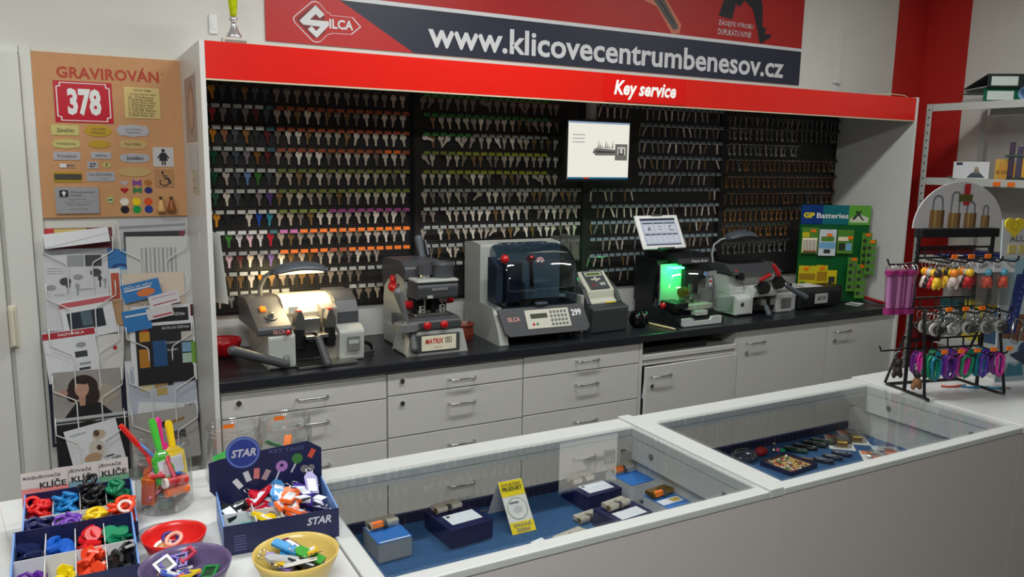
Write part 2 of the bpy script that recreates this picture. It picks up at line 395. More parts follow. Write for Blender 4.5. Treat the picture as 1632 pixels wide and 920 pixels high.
# ================================================================== wall banner
M_bred = mat('banner_red', (176, 26, 24), 0.45, var=0.10, scale=3)
M_bnavy = mat('banner_navy', (38, 42, 62), 0.45, var=0.06, scale=4)
M_bwhite = mat('banner_white', (222, 224, 228), 0.45, var=0.02)
bn = MB().box(0.353, YW-.008, 2.243, 3.62, YW-.0005, 3.04).obj('banner', None, M_bred); tag(bn, 'wide red and navy wall banner with a web address, above the key unit', 'banner')
yb = YW-.008
def silhouette():
    M = mat('banner_black', (30, 28, 34), 0.5)
    leg = [(3.02, 3.0), (3.03, 2.80), (3.06, 2.665), (3.085, 2.66), (3.12, 2.70), (3.19, 2.655), (3.23, 2.56), (3.255, 2.48), (3.275, 2.465), (3.31, 2.49), (3.345, 2.505), (3.355, 2.528), (3.30, 2.525), (3.312, 2.56), (3.29, 2.56), (3.275, 2.57), (3.27, 2.68), (3.22, 2.80), (3.21, 3.0)]
    case = [(2.925, 2.595), (3.03, 2.585), (3.06, 2.70), (2.965, 2.71)]
    return [(leg, M), (case, M)]
key_pic = [([(2.30, 2.72), (2.36, 2.63), (2.47, 2.60), (2.585, 2.465), (2.64, 2.47), (2.65, 2.52), (2.54, 2.64), (2.56, 2.74), (2.45, 2.80), (2.34, 2.79)], mat('banner_glow_print', (206, 120, 92), 0.45)),
           ([(2.34, 2.71), (2.38, 2.645), (2.45, 2.63), (2.52, 2.67), (2.53, 2.74), (2.44, 2.78), (2.37, 2.76)], MATS.get('banner_black') or mat('banner_black', (30, 28, 34), 0.5)),
           ([(2.44, 2.64), (2.593, 2.487), (2.625, 2.492), (2.628, 2.512), (2.505, 2.66)], mat('banner_steel', (82, 78, 74), 0.45)),
           ([(2.47, 2.64), (2.59, 2.52), (2.598, 2.528), (2.482, 2.65)], mat('banner_steel_dark', (46, 44, 44), 0.45))]
lozenge = [(0.470, 2.345), (0.478, 2.328), (0.555, 2.256), (0.572, 2.252), (0.590, 2.256), (0.628, 2.292), (0.640, 2.293), (0.644, 2.298), (0.735, 2.300), (0.780, 2.338), (0.742, 2.376), (0.640, 2.376), (0.636, 2.386), (0.622, 2.388), (0.590, 2.424), (0.572, 2.430), (0.555, 2.426), (0.478, 2.358)]
def inset(p, k, c): return [(c[0]+(q[0]-c[0])*k[0], c[1]+(q[1]-c[1])*k[1]) for q in p]
cc = (0.60, 2.340)
S = [(0.500, 2.340), (0.572, 2.412), (0.612, 2.376), (0.590, 2.358), (0.572, 2.374), (0.545, 2.348), (0.630, 2.348), (0.630, 2.330), (0.575, 2.272), (0.535, 2.306), (0.553, 2.322), (0.573, 2.302), (0.592, 2.322), (0.515, 2.324)]
items = [([(0.353, 2.243), (1.05, 2.243), (0.70, 2.448), (0.353, 2.466)], mat('banner_bright_red', (190, 28, 26), 0.45)),
         ([(1.035, 2.243), (3.62, 2.243), (3.62, 2.446), (0.68, 2.446)], M_bnavy),
         (rect(0.353, 2.446, 3.62, 2.464), M_bwhite)]
prints(bn, key_pic, y0=yb-.0009, name='key_picture'); sil_ = silhouette(); prints(bn, sil_[:1], y0=yb-.0009, name='running_figure'); prints(bn, sil_[1:], y0=yb-.0009, name='briefcase_picture')
emblem = [(lozenge, M_bwhite), (inset(lozenge, (0.965, 0.955), cc), mat('banner_bright_red', (190, 28, 26))), (inset(lozenge[:6]+lozenge[13:], (0.82, 0.80), (0.56, 2.341)), mat('banner_dark_red', (120, 20, 24), 0.45)), (S, M_bwhite)]
prints(bn, items, y0=yb-.0004, name='colour_bands'); prints(bn, emblem, y0=yb-.0012, name='emblem')
lettering(bn, [('www.klicovecentrumbenesov.cz', 1.108, 2.276, 3.475, 2.398, M_bwhite, 0.022, 0.0, 1.0, 3)], y=yb-.003, name='web_address')
lettering(bn, [('ILCA', 0.632, 2.318, 0.742, 2.360, M_bwhite, 0.03)], y=yb-.003, name='emblem_lettering')
lettering(bn, [('ŽÁDEJTE VÝROBU', 2.925, 2.537, 3.20, 2.577, M_bwhite), ('DUPLIKÁTU NYNÍ!', 2.925, 2.492, 3.185, 2.533, M_bwhite)], y=yb-.003, name='slogan')
# ================================================================== label hooks and keys
ROWZ = [2.045, 1.955, 1.866, 1.777, 1.687, 1.598, 1.509, 1.420, 1.330, 1.240, 1.155]
GRAYL = mat('label_grey', (150, 152, 150), 0.5); WHL = mat('label_white', (206, 206, 200), 0.5)
LC = {'w': WHL, 'g': GRAYL, 'b': mat('label_brown', (172, 82, 42), 0.5), 'o': mat('label_orange', (250, 122, 30), 0.5), 'l': mat('label_olive', (122, 134, 52), 0.5),
      'p': mat('label_purple', (136, 52, 112), 0.5), 'k': mat('label_pink', (204, 112, 172), 0.5), 'e': mat('label_green', (50, 128, 54), 0.5), 'y': mat('label_yellow_green', (150, 160, 40), 0.5),
      's': mat('label_slate_dim', (120, 136, 144), 0.5), 'd': mat('label_shaded', (42, 48, 40), 0.5), 't': mat('label_teal', (60, 110, 120), 0.5)}  # 's' and 'd' carry the dimmer light of their places in the colour
_hk = {}
def hook_mesh(c):
    if c not in _hk:
        mb = MB()
        mb.tube([(0, 0.0, 0), (0, -.040, 0), (0, -.046, .004)], 0.0016, 6, M_chrome)
        mb.hexa([(-.0165, -.048, -.008), (.0165, -.048, -.008), (.0165, -.047, -.008), (-.0165, -.047, -.008), (-.0165, -.045, .008), (.0165, -.045, .008), (.0165, -.044, .008), (-.0165, -.044, .008)], LC[c])
        mb.box(-.0165, -.0492, -.0094, .0165, -.0482, -.0078, M_chrome)
        _hk[c] = mb.mesh('label_hook')
    return _hk[c]
def place_hook(board, i, x, z, c):
    o = bpy.data.objects.new('label_hook', hook_mesh(c)); COL.objects.link(o); o.parent = boards[i]
    bl_ = boards[i].location; o.location = (x-bl_.x, -.0008, z-bl_.z)
# ---- key shapes: head with a hole, shoulder, notched blade; hangs with the hole at the origin
def ring_plate(mb, outer, hole, t, m):
    n = len(outer); v = []
    for y in (-t/2, t/2):
        v += [(p[0], y, p[1]) for p in outer] + [(p[0], y, p[1]) for p in hole]
    f = []
    for i in range(n):
        j = (i+1) % n
        f += [(i, j, n+j, n+i), (2*n+j, 2*n+i, 3*n+i, 3*n+j), (i, 2*n+i, 2*n+j, j), (n+j, 3*n+j, 3*n+i, n+i)]
    mb.add(v, f, m)
def key_mesh(kind, m):
    mb = MB(); t = .0024; n = 16
    A = [2*math.pi*i/n for i in range(n)]
    hole = [(.0026*math.cos(a), .0026*math.sin(a)) for a in A]
    if kind == 0: out = [(.0125*math.cos(a), -.0065+.0125*math.sin(a)) for a in A]
    elif kind == 1: out = [(.0135*math.cos(a)*(1.0 if abs(math.cos(a)) < .85 else .93), -.006+.0105*max(-.86, min(.86, math.sin(a)))*1.1) for a in A]
    elif kind == 2: out = [(.0118*(abs(math.cos(a))**.55)*(1 if math.cos(a) > 0 else -1), -.006+.0118*(abs(math.sin(a))**.55)*(1 if math.sin(a) > 0 else -1)) for a in A]
    else: out = [((.0132 + .0016*math.cos(3*a+math.pi/2))*math.cos(a), -.0065+(.0125+.0016*math.cos(3*a+math.pi/2))*math.sin(a)) for a in A]
    ring_plate(mb, out, hole, t, m)
    blade = [(-.0058, -.0170), (-.0058, -.0245), (-.0042, -.0250), (-.0042, -.0300), (-.0030, -.0315), (-.0042, -.0330), (-.0034, -.0355), (-.0042, -.0375), (-.0030, -.0400), (-.0036, -.0425), (.0004, -.0455), (.0038, -.0420), (.0042, -.0245), (.0058, -.0240), (.0058, -.0170)]
    mb.prism(blade, -t/2*.9, t/2*.9, 'y', m)
    return mb.mesh('key')
def blade_key_mesh(m, L=.046, w=.0075):
    mb = MB(); mb.prism([(-w/2, .004), (-w/2, -L+.006), (0, -L), (w/2, -L+.004), (w/2, .004), (w/4, .007), (-w/4, .007)], -.0012, .0012, 'y', m)
    mb.prism([(-w*.62, -.004), (-w*.62, -.018), (w*.62, -.018), (w*.62, -.004)], -.0018, .0018, 'y', m)
    return mb.mesh('key')
def bit_key_mesh(m, L=.055):
    mb = MB(); mb.torus((0, 0, -.008), .0092, .0018, 14, 6, m, 'y', 1.0, 1.0)
    mb.cyl((0, 0, -.017), (0, 0, -L), .0024, n=8, m=m); mb.cyl((0, 0, -.018), (0, 0, -.022), .0038, n=8, m=m)
    mb.box(.001, -.0013, -L+.001, .0115, .0013, -L+.013, m); mb.box(.0115, -.0013, -L+.001, .0135, .0013, -L+.005, m)
    return mb.mesh('key')
KM = {'n': mat('key_nickel', (214, 198, 182), 0.34, 0.45, var=0.1), 'N': mat('key_bright_nickel', (248, 236, 220), 0.3, 0.35, var=0.05), 'd': mat('key_darker_nickel', (150, 138, 126), 0.42, 0.55, var=0.1), 'B': mat('key_brass', (150, 118, 78), 0.36, 0.55, var=0.1),
      'w': mat('key_painted_white', (214, 208, 214), 0.35, var=0.15, scale=300), 'r': mat('key_painted_red', (190, 34, 52), 0.35), 'm': mat('key_painted_maroon', (110, 46, 46), 0.35), 'y': mat('key_painted_amber', (226, 148, 26), 0.35), 'g': mat('key_painted_green', (14, 96, 62), 0.35),
      'l': mat('key_painted_light_green', (64, 128, 52), 0.35), 'b': mat('key_painted_blue', (36, 78, 176), 0.35), 's': mat('key_painted_steel_blue', (92, 132, 184), 0.35), 't': mat('key_painted_turquoise', (48, 134, 156), 0.35), 'k': mat('key_painted_black', (26, 25, 30), 0.35), 'p': mat('key_painted_purple', (94, 62, 134), 0.35),
      'v': mat('key_painted_lilac', (142, 116, 186), 0.35), 'c': mat('key_copper', (170, 112, 82), 0.35, 0.8, var=0.1), 'x': mat('key_flower_print', (150, 132, 142), 0.4, var=0.55, scale=420), 'e': mat('key_slate', (74, 82, 92), 0.4), 'i': mat('key_pink_white', (226, 190, 202), 0.35, var=.2, scale=300), 'q': mat('key_bronze', (158, 108, 52), 0.4, 0.35, var=0.15), 'z': mat('key_zinc', (150, 150, 152), 0.4, 0.55, var=0.1)}
KN = {'n': 'nickel', 'N': 'bright nickel', 'd': 'darker nickel', 'B': 'brass', 'w': 'white patterned', 'r': 'red', 'm': 'maroon', 'y': 'amber yellow', 'g': 'dark green', 'l': 'light green', 'b': 'blue', 's': 'steel blue', 't': 'turquoise', 'k': 'black', 'p': 'purple', 'v': 'lilac', 'c': 'copper', 'x': 'flower patterned', 'e': 'slate grey', 'i': 'pale pink', 'q': 'bronze', 'z': 'zinc grey'}
_km = {}
def kmesh(shape, c):
    k = (shape, c)
    if k not in _km: _km[k] = key_mesh(shape, KM[c]) if shape < 4 else (blade_key_mesh(KM[c]) if shape == 4 else bit_key_mesh(KM[c]))
    return _km[k]
ORD = ['first', 'second', 'third', 'fourth', 'fifth', 'sixth', 'seventh', 'eighth', 'ninth', 'tenth', 'eleventh']
def nth(k): return '%d%s' % (k, 'th' if 10 < k % 100 < 14 else {1: 'st', 2: 'nd', 3: 'rd'}.get(k % 10, 'th'))
KS = 1.17
keys = []      # (board, row, col, shape, colour, x, y, z, rot)
rk = random.Random(5)
def add_key(b, r, c, shape, colr, x, z, tilt=3.0, yaw=14.0):
    keys.append((b, r, c, shape, colr, x, 0.548-.036+rk.uniform(-.004, .004), z-.012, (R(rk.uniform(-2, 4)), R(rk.gauss(0, tilt)), R(rk.uniform(-yaw, yaw)))))
# board 1: seven columns of painted keys, then nickel ones
P1 = ['eyeeBee', 'erxexme', 'nyceqkm', 'cgdexqm', 'ngnesle', 'ngNekxp', 'nykkNbt', 'dglwiwr', 'mgimNwv', 'BBBBNyB', 'cnzmzzz']
LAB1 = ['d'*7+'d'*14, 'wwwwwwt'+'b'*14, 'wwwwwwt'+'b'*14, 'wwwwwwt'+'b'*11+'oob', 'wwwwwww'+'l'*14, 'wwwwwww'+'l'*14, 'wwwwwww'+'l'*5+'p'*9, 'wwwwwwt'+'kk'+'o'*12, 'gggggggooooobbo'+'o'*6, 'gggwwww'+'g'*14, 'g'*21]  # top row labels: shade under the fascia put into the colour
for r, z in enumerate(ROWZ):
    for c in range(21):
        x = 0.066 + c*0.0445
        if r == 10 and 7 < c < 14: continue
        place_hook(boards[0], 0, x+.012, z, LAB1[r][c])
        if c < 7: col = P1[r][c]
        else: col = rk.choice('nnnNNdB' if 0 < r < 9 else 'dddnB')
        if r == 0 and c >= 7: col = rk.choice('dddn')  # top row: shade under the fascia put into the key colour
        if (r == 8 and c > 17) or (r == 9 and c > 15): continue
        add_key(0, r, c, 0 if c < 7 else rk.choice((0, 0, 1, 1, 2, 3)), col, x, z, 2.5 if c < 7 else 5.0)
# board 2
for r, z in enumerate(ROWZ[:10]):
    n = 21 if r > 4 else 18
    for c in range(n):
        x = 1.062 + c*0.0435
        lc = ['e', 'e', 'e' if c < 6 else 'g', 'l' if c < 4 else 'y', 'l' if c < 3 else 'y', 'g', 'g', 'g', 'g', 'g'][r]
        if c > 15 and r < 5: lc = 'd'
        place_hook(boards[1], 1, x+.012, z, lc)
        if rk.random() < .06 or r == 9: continue
        add_key(1, r, c, rk.choice((0, 0, 1, 1, 2, 3)), rk.choice('nnnNNdB' if r else 'ddd'), x, z, 9.0 if rk.random() < .75 else 26.0)  # top row keys darker in colour for the shade below the fascia
# board 3: straight blade blanks
for r, z in enumerate(ROWZ):
    for c in range(21):
        x = 2.035 + c*0.0440
        if r in (1, 2, 3, 4) and c < 7: continue          # behind the monitor
        place_hook(boards[2], 2, x+.012, z, 's')  # label colour dimmed for the weaker light towards the right
        if r == 5 and c > 8 and c < 19: continue
        if r == 5 and c < 9 and rk.random() < .5: continue
        if rk.random() < .12: continue
        add_key(2, r, c, 4, rk.choice('nndzNB'), x, z, 12.0, 30)
# board 4: long bronze lever keys, top rows zinc
for r, z in enumerate([2.035, 1.966, 1.874, 1.781, 1.681, 1.581, 1.480, 1.384, 1.281]):
    for c in range(22):
        x = 3.005 + c*0.0435
        if r == 2 and c > 13: continue
        if r in (7, 8) and c > 12: continue
        place_hook(boards[3], 3, x+.010, z, 'd')  # dim light at the right end is in the dark label colour
        add_key(3, r, c, 5, rk.choice('zzn') if r < 3 else ('z' if r == 8 or rk.random() < .08 else 'q'), x, z, 4.0, 35)
# the 300 nearest cylinder keys one by one, the rest of that kind as one mass
cyl_keys = [k for k in keys if k[3] < 4 and k[0] == 0] + [k for k in keys if k[3] < 4 and k[0] == 1]
cyl_keys.sort(key=lambda k: (k[5]+.42)**2 + 13 + (k[7]-1.75)**2)
single = cyl_keys[:300] + [k for k in keys if k[3] >= 4]
rest = cyl_keys[300:]
BN = ['leftmost key board', 'second key board', 'third key board', 'rightmost key board']
counts = {}
for k in single: counts.setdefault((k[0], k[1]), []).append(k)
for (b, r), ks in counts.items():
    ks.sort(key=lambda k: k[5])
    for i, k in enumerate(ks):
        o = bpy.data.objects.new(['key', 'key', 'key', 'key', 'blade_key', 'lever_key'][k[3]], kmesh(k[3], k[4])); COL.objects.link(o); o.location = (k[5], k[6], k[7]); o.rotation_euler = k[8]; o.scale = (KS, KS, KS)
        shp = ['round headed key', 'broad headed key', 'square headed key', 'lobed key', 'straight blade key', 'lever key'][k[3]]
        tag(o, '%s %s, %s from left in %s row of %s' % (KN[k[4]], shp, nth(i+1), ORD[r], BN[b]), ['key', 'key', 'key', 'key', 'blade key', 'lever key'][k[3]], 'keys hanging on the %s' % BN[b])
mb = MB()
for k in rest:
    me = kmesh(k[3], k[4]); M_ = Matrix.LocRotScale(Vector(k[5:8]), Euler(k[8]), Vector((KS, KS, KS)))
    mb.M = M_; mb.add([tuple(v.co) for v in me.vertices], [tuple(p.vertices) for p in me.polygons], KM[k[4]])
if rest:
    mb.M = Matrix.Identity(4); o = mb.obj('hanging_keys', None); tag(o, 'further nickel keys hanging on the right half of the second key board', 'key', None, 'stuff')
# ================================================================== machines on the worktop
M_redk = mat('red_knob_plastic', (190, 24, 30), 0.22, coat=0.3)
M_cream = mat('cream_enamel', (206, 204, 190), 0.4, var=0.03)
M_slate = mat('slate_enamel', (84, 90, 98), 0.38)
def capsule(mb, a, b, r0, r1, m, n=12):
    mb.cyl(a, b, r0, r1, n, m); mb.ball(a, r0, n=n, k=6, m=m); mb.ball(b, r1, n=n, k=6, m=m); return mb
WT = 0.9005
# ---------------------------------------------------------------- key duplicator with the lit lamp
t = thing('key_duplicator', 'grey key duplicating machine with a lit arched lamp, leftmost on the worktop', 'machine', (0.400, 0.105, WT), 2)
MB().prism([(0, 0), (0, .135), (.03, .15), (.34, .15), (.34, 0)], -.175, -.068, 'x').obj('motor_base', t, M_lgrey, 0.012, 3)
MB().prism([(.0, .138), (.0, .172), (.20, .262), (.34, .262), (.34, .152), (.03, .152)], -.215, -.080, 'x').obj('control_console', t, M_dgrey, 0.012, 3)
cn = [c for c in t.children if c.name.startswith('control_console')][0]
sl = math.atan2(.09, .20)
MB().box(-.012, -.02, 0, .012, .012, .012).obj('switch', cn, mat('amber_switch', (250, 120, 30), 0.3, emit=0.5), 0.004, loc=(-.165, .125, .226), rot=(sl, 0, 0))
MB().cyl((0, 0, 0), (0, 0, .006), .026, n=20, m=M_dgrey).cyl((0, 0, .006), (0, 0, .024), .013, .010, 14, M_chrome).obj('knob', cn, loc=(-.145, .072, .202), rot=(sl, 0, 0))
lettering(cn, [('SILCA', -.155, .146, -.108, .163, mat('pale_red_print', (214, 150, 140), 0.5), .02)], y=-.0008)
MB().ball((-.098, -.008, .150), .011, m=M_redk).obj('button', cn)
# long rounded metal hood over the cutter
prof = [(.10, .165), (.105, .205), (.125, .24), (.16, .262), (.21, .27), (.30, .262), (.34, .23), (.34, .10), (.12, .10)]
MB().prism(prof, -.082, .128, 'x', smooth=False).obj('cutter_hood', t, mat('beige_metal_hood', (196, 186, 166), 0.32, 0.25, var=0.04), 0.008, 3)
MB().box(-.066, .092, .205, -.028, .1, .235, M_cream).obj('hood_label', t, None, 0.001)
MB().prism([(.07, .145), (.07, .20), (.10, .25), (.16, .275), (.28, .275), (.35, .24), (.35, .145)], .130, .225, 'x').obj('belt_cover', t, M_dgrey, 0.016, 3)
MB().prism([(.01, 0), (.0, .13), (.04, .15), (.34, .15), (.34, 0)], .118, .225, 'x').obj('end_housing', t, M_lgrey, 0.012, 3)
MB().box(.150, -.003, .045, .205, .0, .105, M_mgrey).box(.156, -.004, .075, .199, -.003, .092, M_lgrey).obj('maker_plate', t)
MB().prism([(.02, .015), (.02, .12), (.06, .145), (.06, .225), (.10, .238), (.14, .225), (.14, .015)], .062, .128, 'x').obj('carriage_column', t, mat('worn_aluminium', (168, 162, 150), 0.4, 0.5), 0.006)
MB().box(-.064, .03, .018, .062, .22, .10).obj('carriage', t, M_black, 0.008)
MB().prism([(-.05, .002), (-.05, .012), (.05, .018), (.05, .002)], -.07, .178, 'x').obj('chip_tray', t, M_steel, 0.002)
for x in (-.046, .082):
    v = MB().cyl((x, .02, .075), (x, .02, .152), .023, n=16, m=M_black).cyl((x, .02, .10), (x, .02, .112), .026, n=16, m=M_black).obj('vise_knob', t)
    MB().prism([(x-.02, .154), (x+.02, .154), (x+.02, .195), (x+.008, .228), (x-.008, .228), (x-.02, .19)], .0, .045, 'y', M_steel).box(x-.011, .006, .226, x+.011, .036, .233, M_redk).obj('vise_block', v, None, 0.003)
MB().box(-.030, -.022, .115, .008, .03, .130, M_steel).box(.022, -.022, .118, .064, .03, .133, M_steel).box(-.02, .04, .13, .05, .10, .19, M_steel).obj('key_clamp', t, None, 0.003)
capsule(MB(), (.018, -.03, .118), (.040, -.075, .022), .015, .018, M_dgrey).obj('hand_lever', t)
capsule(MB(), (-.120, -.045, .030), (-.325, -.060, .112), .017, .020, M_dgrey).obj('feed_lever', t)
MB().cyl((-.12, -.045, .03), (-.10, .02, .05), .014, n=12).obj('lever_pivot', t, M_mgrey)
# arched lamp
MB().tube([(-.135, .28, .255), (-.138, .27, .30), (-.125, .24, .345), (-.095, .20, .372)], .010, 10, M_mgrey).obj('lamp_arm', t)
sh = MB(); v = []; f = []
n, k = 15, 9
for i in range(n+1):
    u = -1 + 2*i/n; x = .004 + u*.125; wd_ = .058*math.sqrt(max(0, 1-u**4))*1.0 + .002; zc = .362 + .020*(1-u*u)
    for j in range(k+1):
        a = math.pi*j/k; v.append((x, .165 - wd_*math.cos(a), zc + .032*math.sin(a)*math.sqrt(max(0.02, 1-u**4))))
for i in range(n):
    for j in range(k): f.append((i*(k+1)+j, (i+1)*(k+1)+j, (i+1)*(k+1)+j+1, i*(k+1)+j+1))
sh.add(v, f, M_slate, True); lamp = sh.obj('lamp_shade', t); lamp.modifiers.new('thick', 'SOLIDIFY').thickness = .003
MB().box(-.09, .14, .364, .098, .19, .370, glow('warm_lamp_tube', (255, 214, 140), 5.0)).obj('lamp_tube', lamp)
ld = bpy.data.lights.new('machine_lamp', 'AREA'); ld.shape = 'RECTANGLE'; ld.size = .18; ld.size_y = .04; ld.energy = 1.6; ld.color = (1.0, .80, .46)
lo = bpy.data.objects.new('machine_lamp', ld); COL.objects.link(lo); lo.parent = t; lo.location = (.004, .150, .358); lo.rotation_euler = (R(14), 0, 0)
# red bowl behind it
o = MB().lathe([(.002, .002), (.04, .002), (.062, .03), (.074, .062), (.076, .075), (.073, .075), (.068, .06), (.04, .012), (.002, .010)], n=28).obj('red_bowl', None, mat('red_bowl_plastic', (196, 14, 30), 0.25), loc=(.103, .42, WT)); tag(o, 'shiny red plastic bowl beside the left end of the worktop', 'bowl')
# coiled black mains lead
o = MB().tube([(.66 + .04*math.cos(a)*(1+.1*math.sin(3*a)), .24 + .03*math.sin(a), WT+.009+.05*abs(math.sin(a*.5))+.006*(a/6.28)) for a in [i*.35 for i in range(44)]], .0045, 6, M_black).tube([(.60, .23, WT+.012), (.64, .20, WT+.006), (.70, .21, WT+.006)], .005, 6, M_black).obj('mains_lead', None); tag(o, 'coiled black mains lead between the two left machines', 'cable')
# ---------------------------------------------------------------- dimple key machine
t = thing('key_milling_machine', 'upright grey key milling machine with red knobs and a MATRIX plate', 'machine', (0.945, 0.085, WT), 0)
MB().prism([(-.148, 0), (-.120, .105), (.122, .105), (.148, 0)], -.01, .16, 'y').box(-.12, .16, 0, .12, .36, .10).obj('base', t, M_lgrey, 0.012, 3)
pl = MB().box(-.104, -.016, .012, .106, -.0105, .092).obj('front_plate', t, M_dgrey, 0.003)
MB().box(-.078, -.0185, .020, .086, -.0162, .086).obj('badge', pl, mat('cream_badge', (232, 226, 200), 0.4))
lettering(pl, [('MATRIX', -.062, .050, .026, .073, mat('red_print', (196, 40, 34), 0.5), .03, .2), ('II', .043, .055, .054, .071, M_ktxt, .02), ('silca', -.02, .030, .02, .040, mat('pale_red_print', (214, 150, 140)), .0)], y=-.0192)
prints(pl, [(rect(.034, .050, .064, .075), M_ktxt), (rect(.037, .053, .061, .072), MATS['cream_badge'])], y0=-.0187)
MB().prism([(-.01, .108), (-.012, .150), (.02, .160), (.20, .160), (.20, .108)], -.135, .112, 'x').obj('work_table', t, M_dgrey, 0.010, 3)
for x in (-.052, .028): MB().cyl((x, -.012, .132), (x, -.022, .132), .016, n=16, m=M_redk).ball((x, -.024, .132), .018, .010, .018, m=M_redk).obj('red_knob', t)
MB().prism([(.13, .0), (.13, .20), (.10, .30), (.13, .345), (.20, .36), (.34, .33), (.37, .20), (.37, 0)], -.112, .055, 'x').obj('column', t, M_lgrey, 0.014, 3)
MB().prism([(.085, .315), (.085, .375), (.14, .40), (.36, .395), (.385, .34), (.37, .25), (.30, .30), (.18, .34), (.13, .33)], -.114, .070, 'x').obj('motor_cover', t, M_dgrey, 0.012, 3)
MB().prism([(-.012, .245), (-.02, .305), (.0, .318), (.14, .318), (.14, .245)], -.095, .095, 'x').obj('spindle_head', t, M_dgrey, 0.012, 3)
hd = [c for c in t.children if c.name.startswith('spindle_head')][0]
MB().box(-.030, -.0195, .283, .045, -.0165, .296, M_mgrey).obj('button_strip', hd, None, 0.002)
MB().box(-.05, -.018, .252, -.025, -.015, .264, M_lgrey).obj('emblem', hd)
MB().box(-.098, -.018, .3185, .098, .14, .332).obj('head_rim', t, M_lgrey, 0.006, 3)
MB().cyl((-.03, .06, .333), (-.03, .06, .348), .026, n=18, m=M_chrome).cyl((-.03, .06, .348), (-.03, .06, .388), .034, n=18, m=M_dgrey).obj('eyepiece', t)
MB().lathe([(.052, .333), (.050, .385), (.053, .398), (.044, .398), (.042, .36), (.001, .36)], (.052, .06, 0), 22, M_dgrey).obj('lamp_socket', t)
capsule(MB(), (.055, .30, .39), (.050, .33, .475), .016, .021, M_slate).obj('rear_lever', t)
MB().prism([(.30, .40), (.34, .40), (.36, .46), (.34, .47)], .085, .092, 'x').obj('rear_fin', t, M_slate)
kb = MB()
for a in (90, 210, 330): kb.ball((-.126, .21+.022*math.cos(R(a)), .285+.024*math.sin(R(a))), .012, .022, .022, m=M_redk)
kb.cyl((-.112, .21, .285), (-.126, .21, .285), .016, n=12, m=M_redk).obj('trefoil_knob', t)
MB().cyl((-.1122, .165, .29), (-.114, .165, .29), .007, n=12, m=M_ktxt).obj('socket', t)
MB().cyl((-.135, .015, .115), (-.135, .015, .145), .055, n=24, m=M_mgrey).cyl((-.135, .015, .145), (-.135, .015, .155), .012, n=12, m=M_chrome).obj('lever_hub', t)
capsule(MB(), (-.137, .012, .158), (-.178, .0, .285), .010, .020, M_mgrey).obj('feed_lever', t)
capsule(MB(), (-.118, -.005, .112), (-.122, -.045, .040), .013, .019, M_dgrey).obj('lower_lever', t)
MB().box(-.088, .03, .161, .068, .075, .176, M_steel).box(-.07, .035, .176, -.012, .07, .190, M_steel).box(.012, .035, .176, .052, .07, .19, M_steel).obj('vise', t, None, 0.003)
for x in (-.055, .040): MB().box(x-.014, .028, .178, x+.014, .034, .212, M_lgrey).cyl((x, .0275, .204), (x, .0265, .204), .006, n=12, m=M_ktxt).cyl((x, .0275, .188), (x, .0265, .188), .004, n=12, m=M_ktxt).obj('clamp_jaw', t, None, 0.004)
MB().box(-.09, .06, .178, -.02, .12, .235, M_black).box(.0, .06, .178, .075, .12, .238, M_black).obj('clamp_body', t, None, 0.006)
for x, z in ((-.105, .212), (.09, .226)): MB().cyl((x-.018, .075, z), (x+.018, .075, z), .019, n=14, m=M_redk).obj('side_knob', t, None, 0.003)
MB().cyl((-.035, .05, .245), (-.035, .05, .205), .005, n=10, m=M_steel).cyl((.048, .05, .245), (.048, .05, .222), .026, .020, 16, M_steel).cyl((.048, .05, .222), (.048, .05, .20), .006, n=10, m=M_steel).obj('cutter_spindle', t)
# brown leather pouch behind
o = MB().lathe([(.004, 0), (.05, .002), (.058, .03), (.052, .06), (.060, .075), (.045, .085), (.03, .07), (.004, .05)], n=9, sx=1.0, sy=.7, smooth=False).obj('leather_pouch', None, mat('brown_leather', (110, 42, 26), 0.45, var=0.25, scale=30), loc=(1.165, .28, WT)); tag(o, 'crumpled brown leather pouch behind the MATRIX machine', 'pouch')
# ---------------------------------------------------------------- electronic key machine with blue hood
t = thing('electronic_key_machine', 'large grey electronic key machine with a blue see-through hood', 'machine', (1.495, 0.10, WT), -2)
MB().prism([(.20, .0), (.20, .448), (.30, .458), (.385, .448), (.385, 0)], -.235, .205, 'x').obj('cabinet', t, M_lgrey, 0.012, 3)
MB().prism([(-.03, 0), (.0, .075), (.06, .165), (.199, .17), (.199, 0)], -.235, -.19, 'x').obj('side_cheek', t, M_lgrey, 0.006)
MB().prism([(.02, .015), (.0, .07), (.06, .165), (.199, .17), (.199, .015)], -.188, .225, 'x').obj('base', t, M_black, 0.004)
pa = math.atan2(.095, .055)
cp = MB().prism([(-.22, 0), (-.195, -.02), (.215, -.02), (.235, 0), (.225, .118), (-.235, .118)], -.012, 0.0, 'y').obj('control_panel', t, M_dgrey, 0.004, loc=(.004, -.034, .058), rot=(-(math.pi/2-pa)*1.0, 0, 0))
kp = MB().box(-.10, -.016, .008, .135, -.0125, .102).obj('keypad', cp, M_cream, 0.003)
prints(kp, [(rect(-.075, .058, .015, .082), mat('lcd_olive', (74, 78, 60), 0.25)), (disc(-.066, .030, .007), M_redk), (disc(-.046, .030, .007), mat('green_button', (30, 140, 60), .4))], y0=-.0164)
for i in range(5):
    for j in range(4): MB().cyl((.036+i*.0195, -.0164, .024+j*.0205), (.036+i*.0195, -.0182, .024+j*.0205), .0072, n=10).obj('key_button', kp, M_mgrey)
lettering(cp, [('SILCA', -.195, .052, -.13, .074, mat('pale_red_print', (214, 150, 140)), .02), ('299', .150, .058, .205, .092, M_wtxt, .03)], y=-.0128)
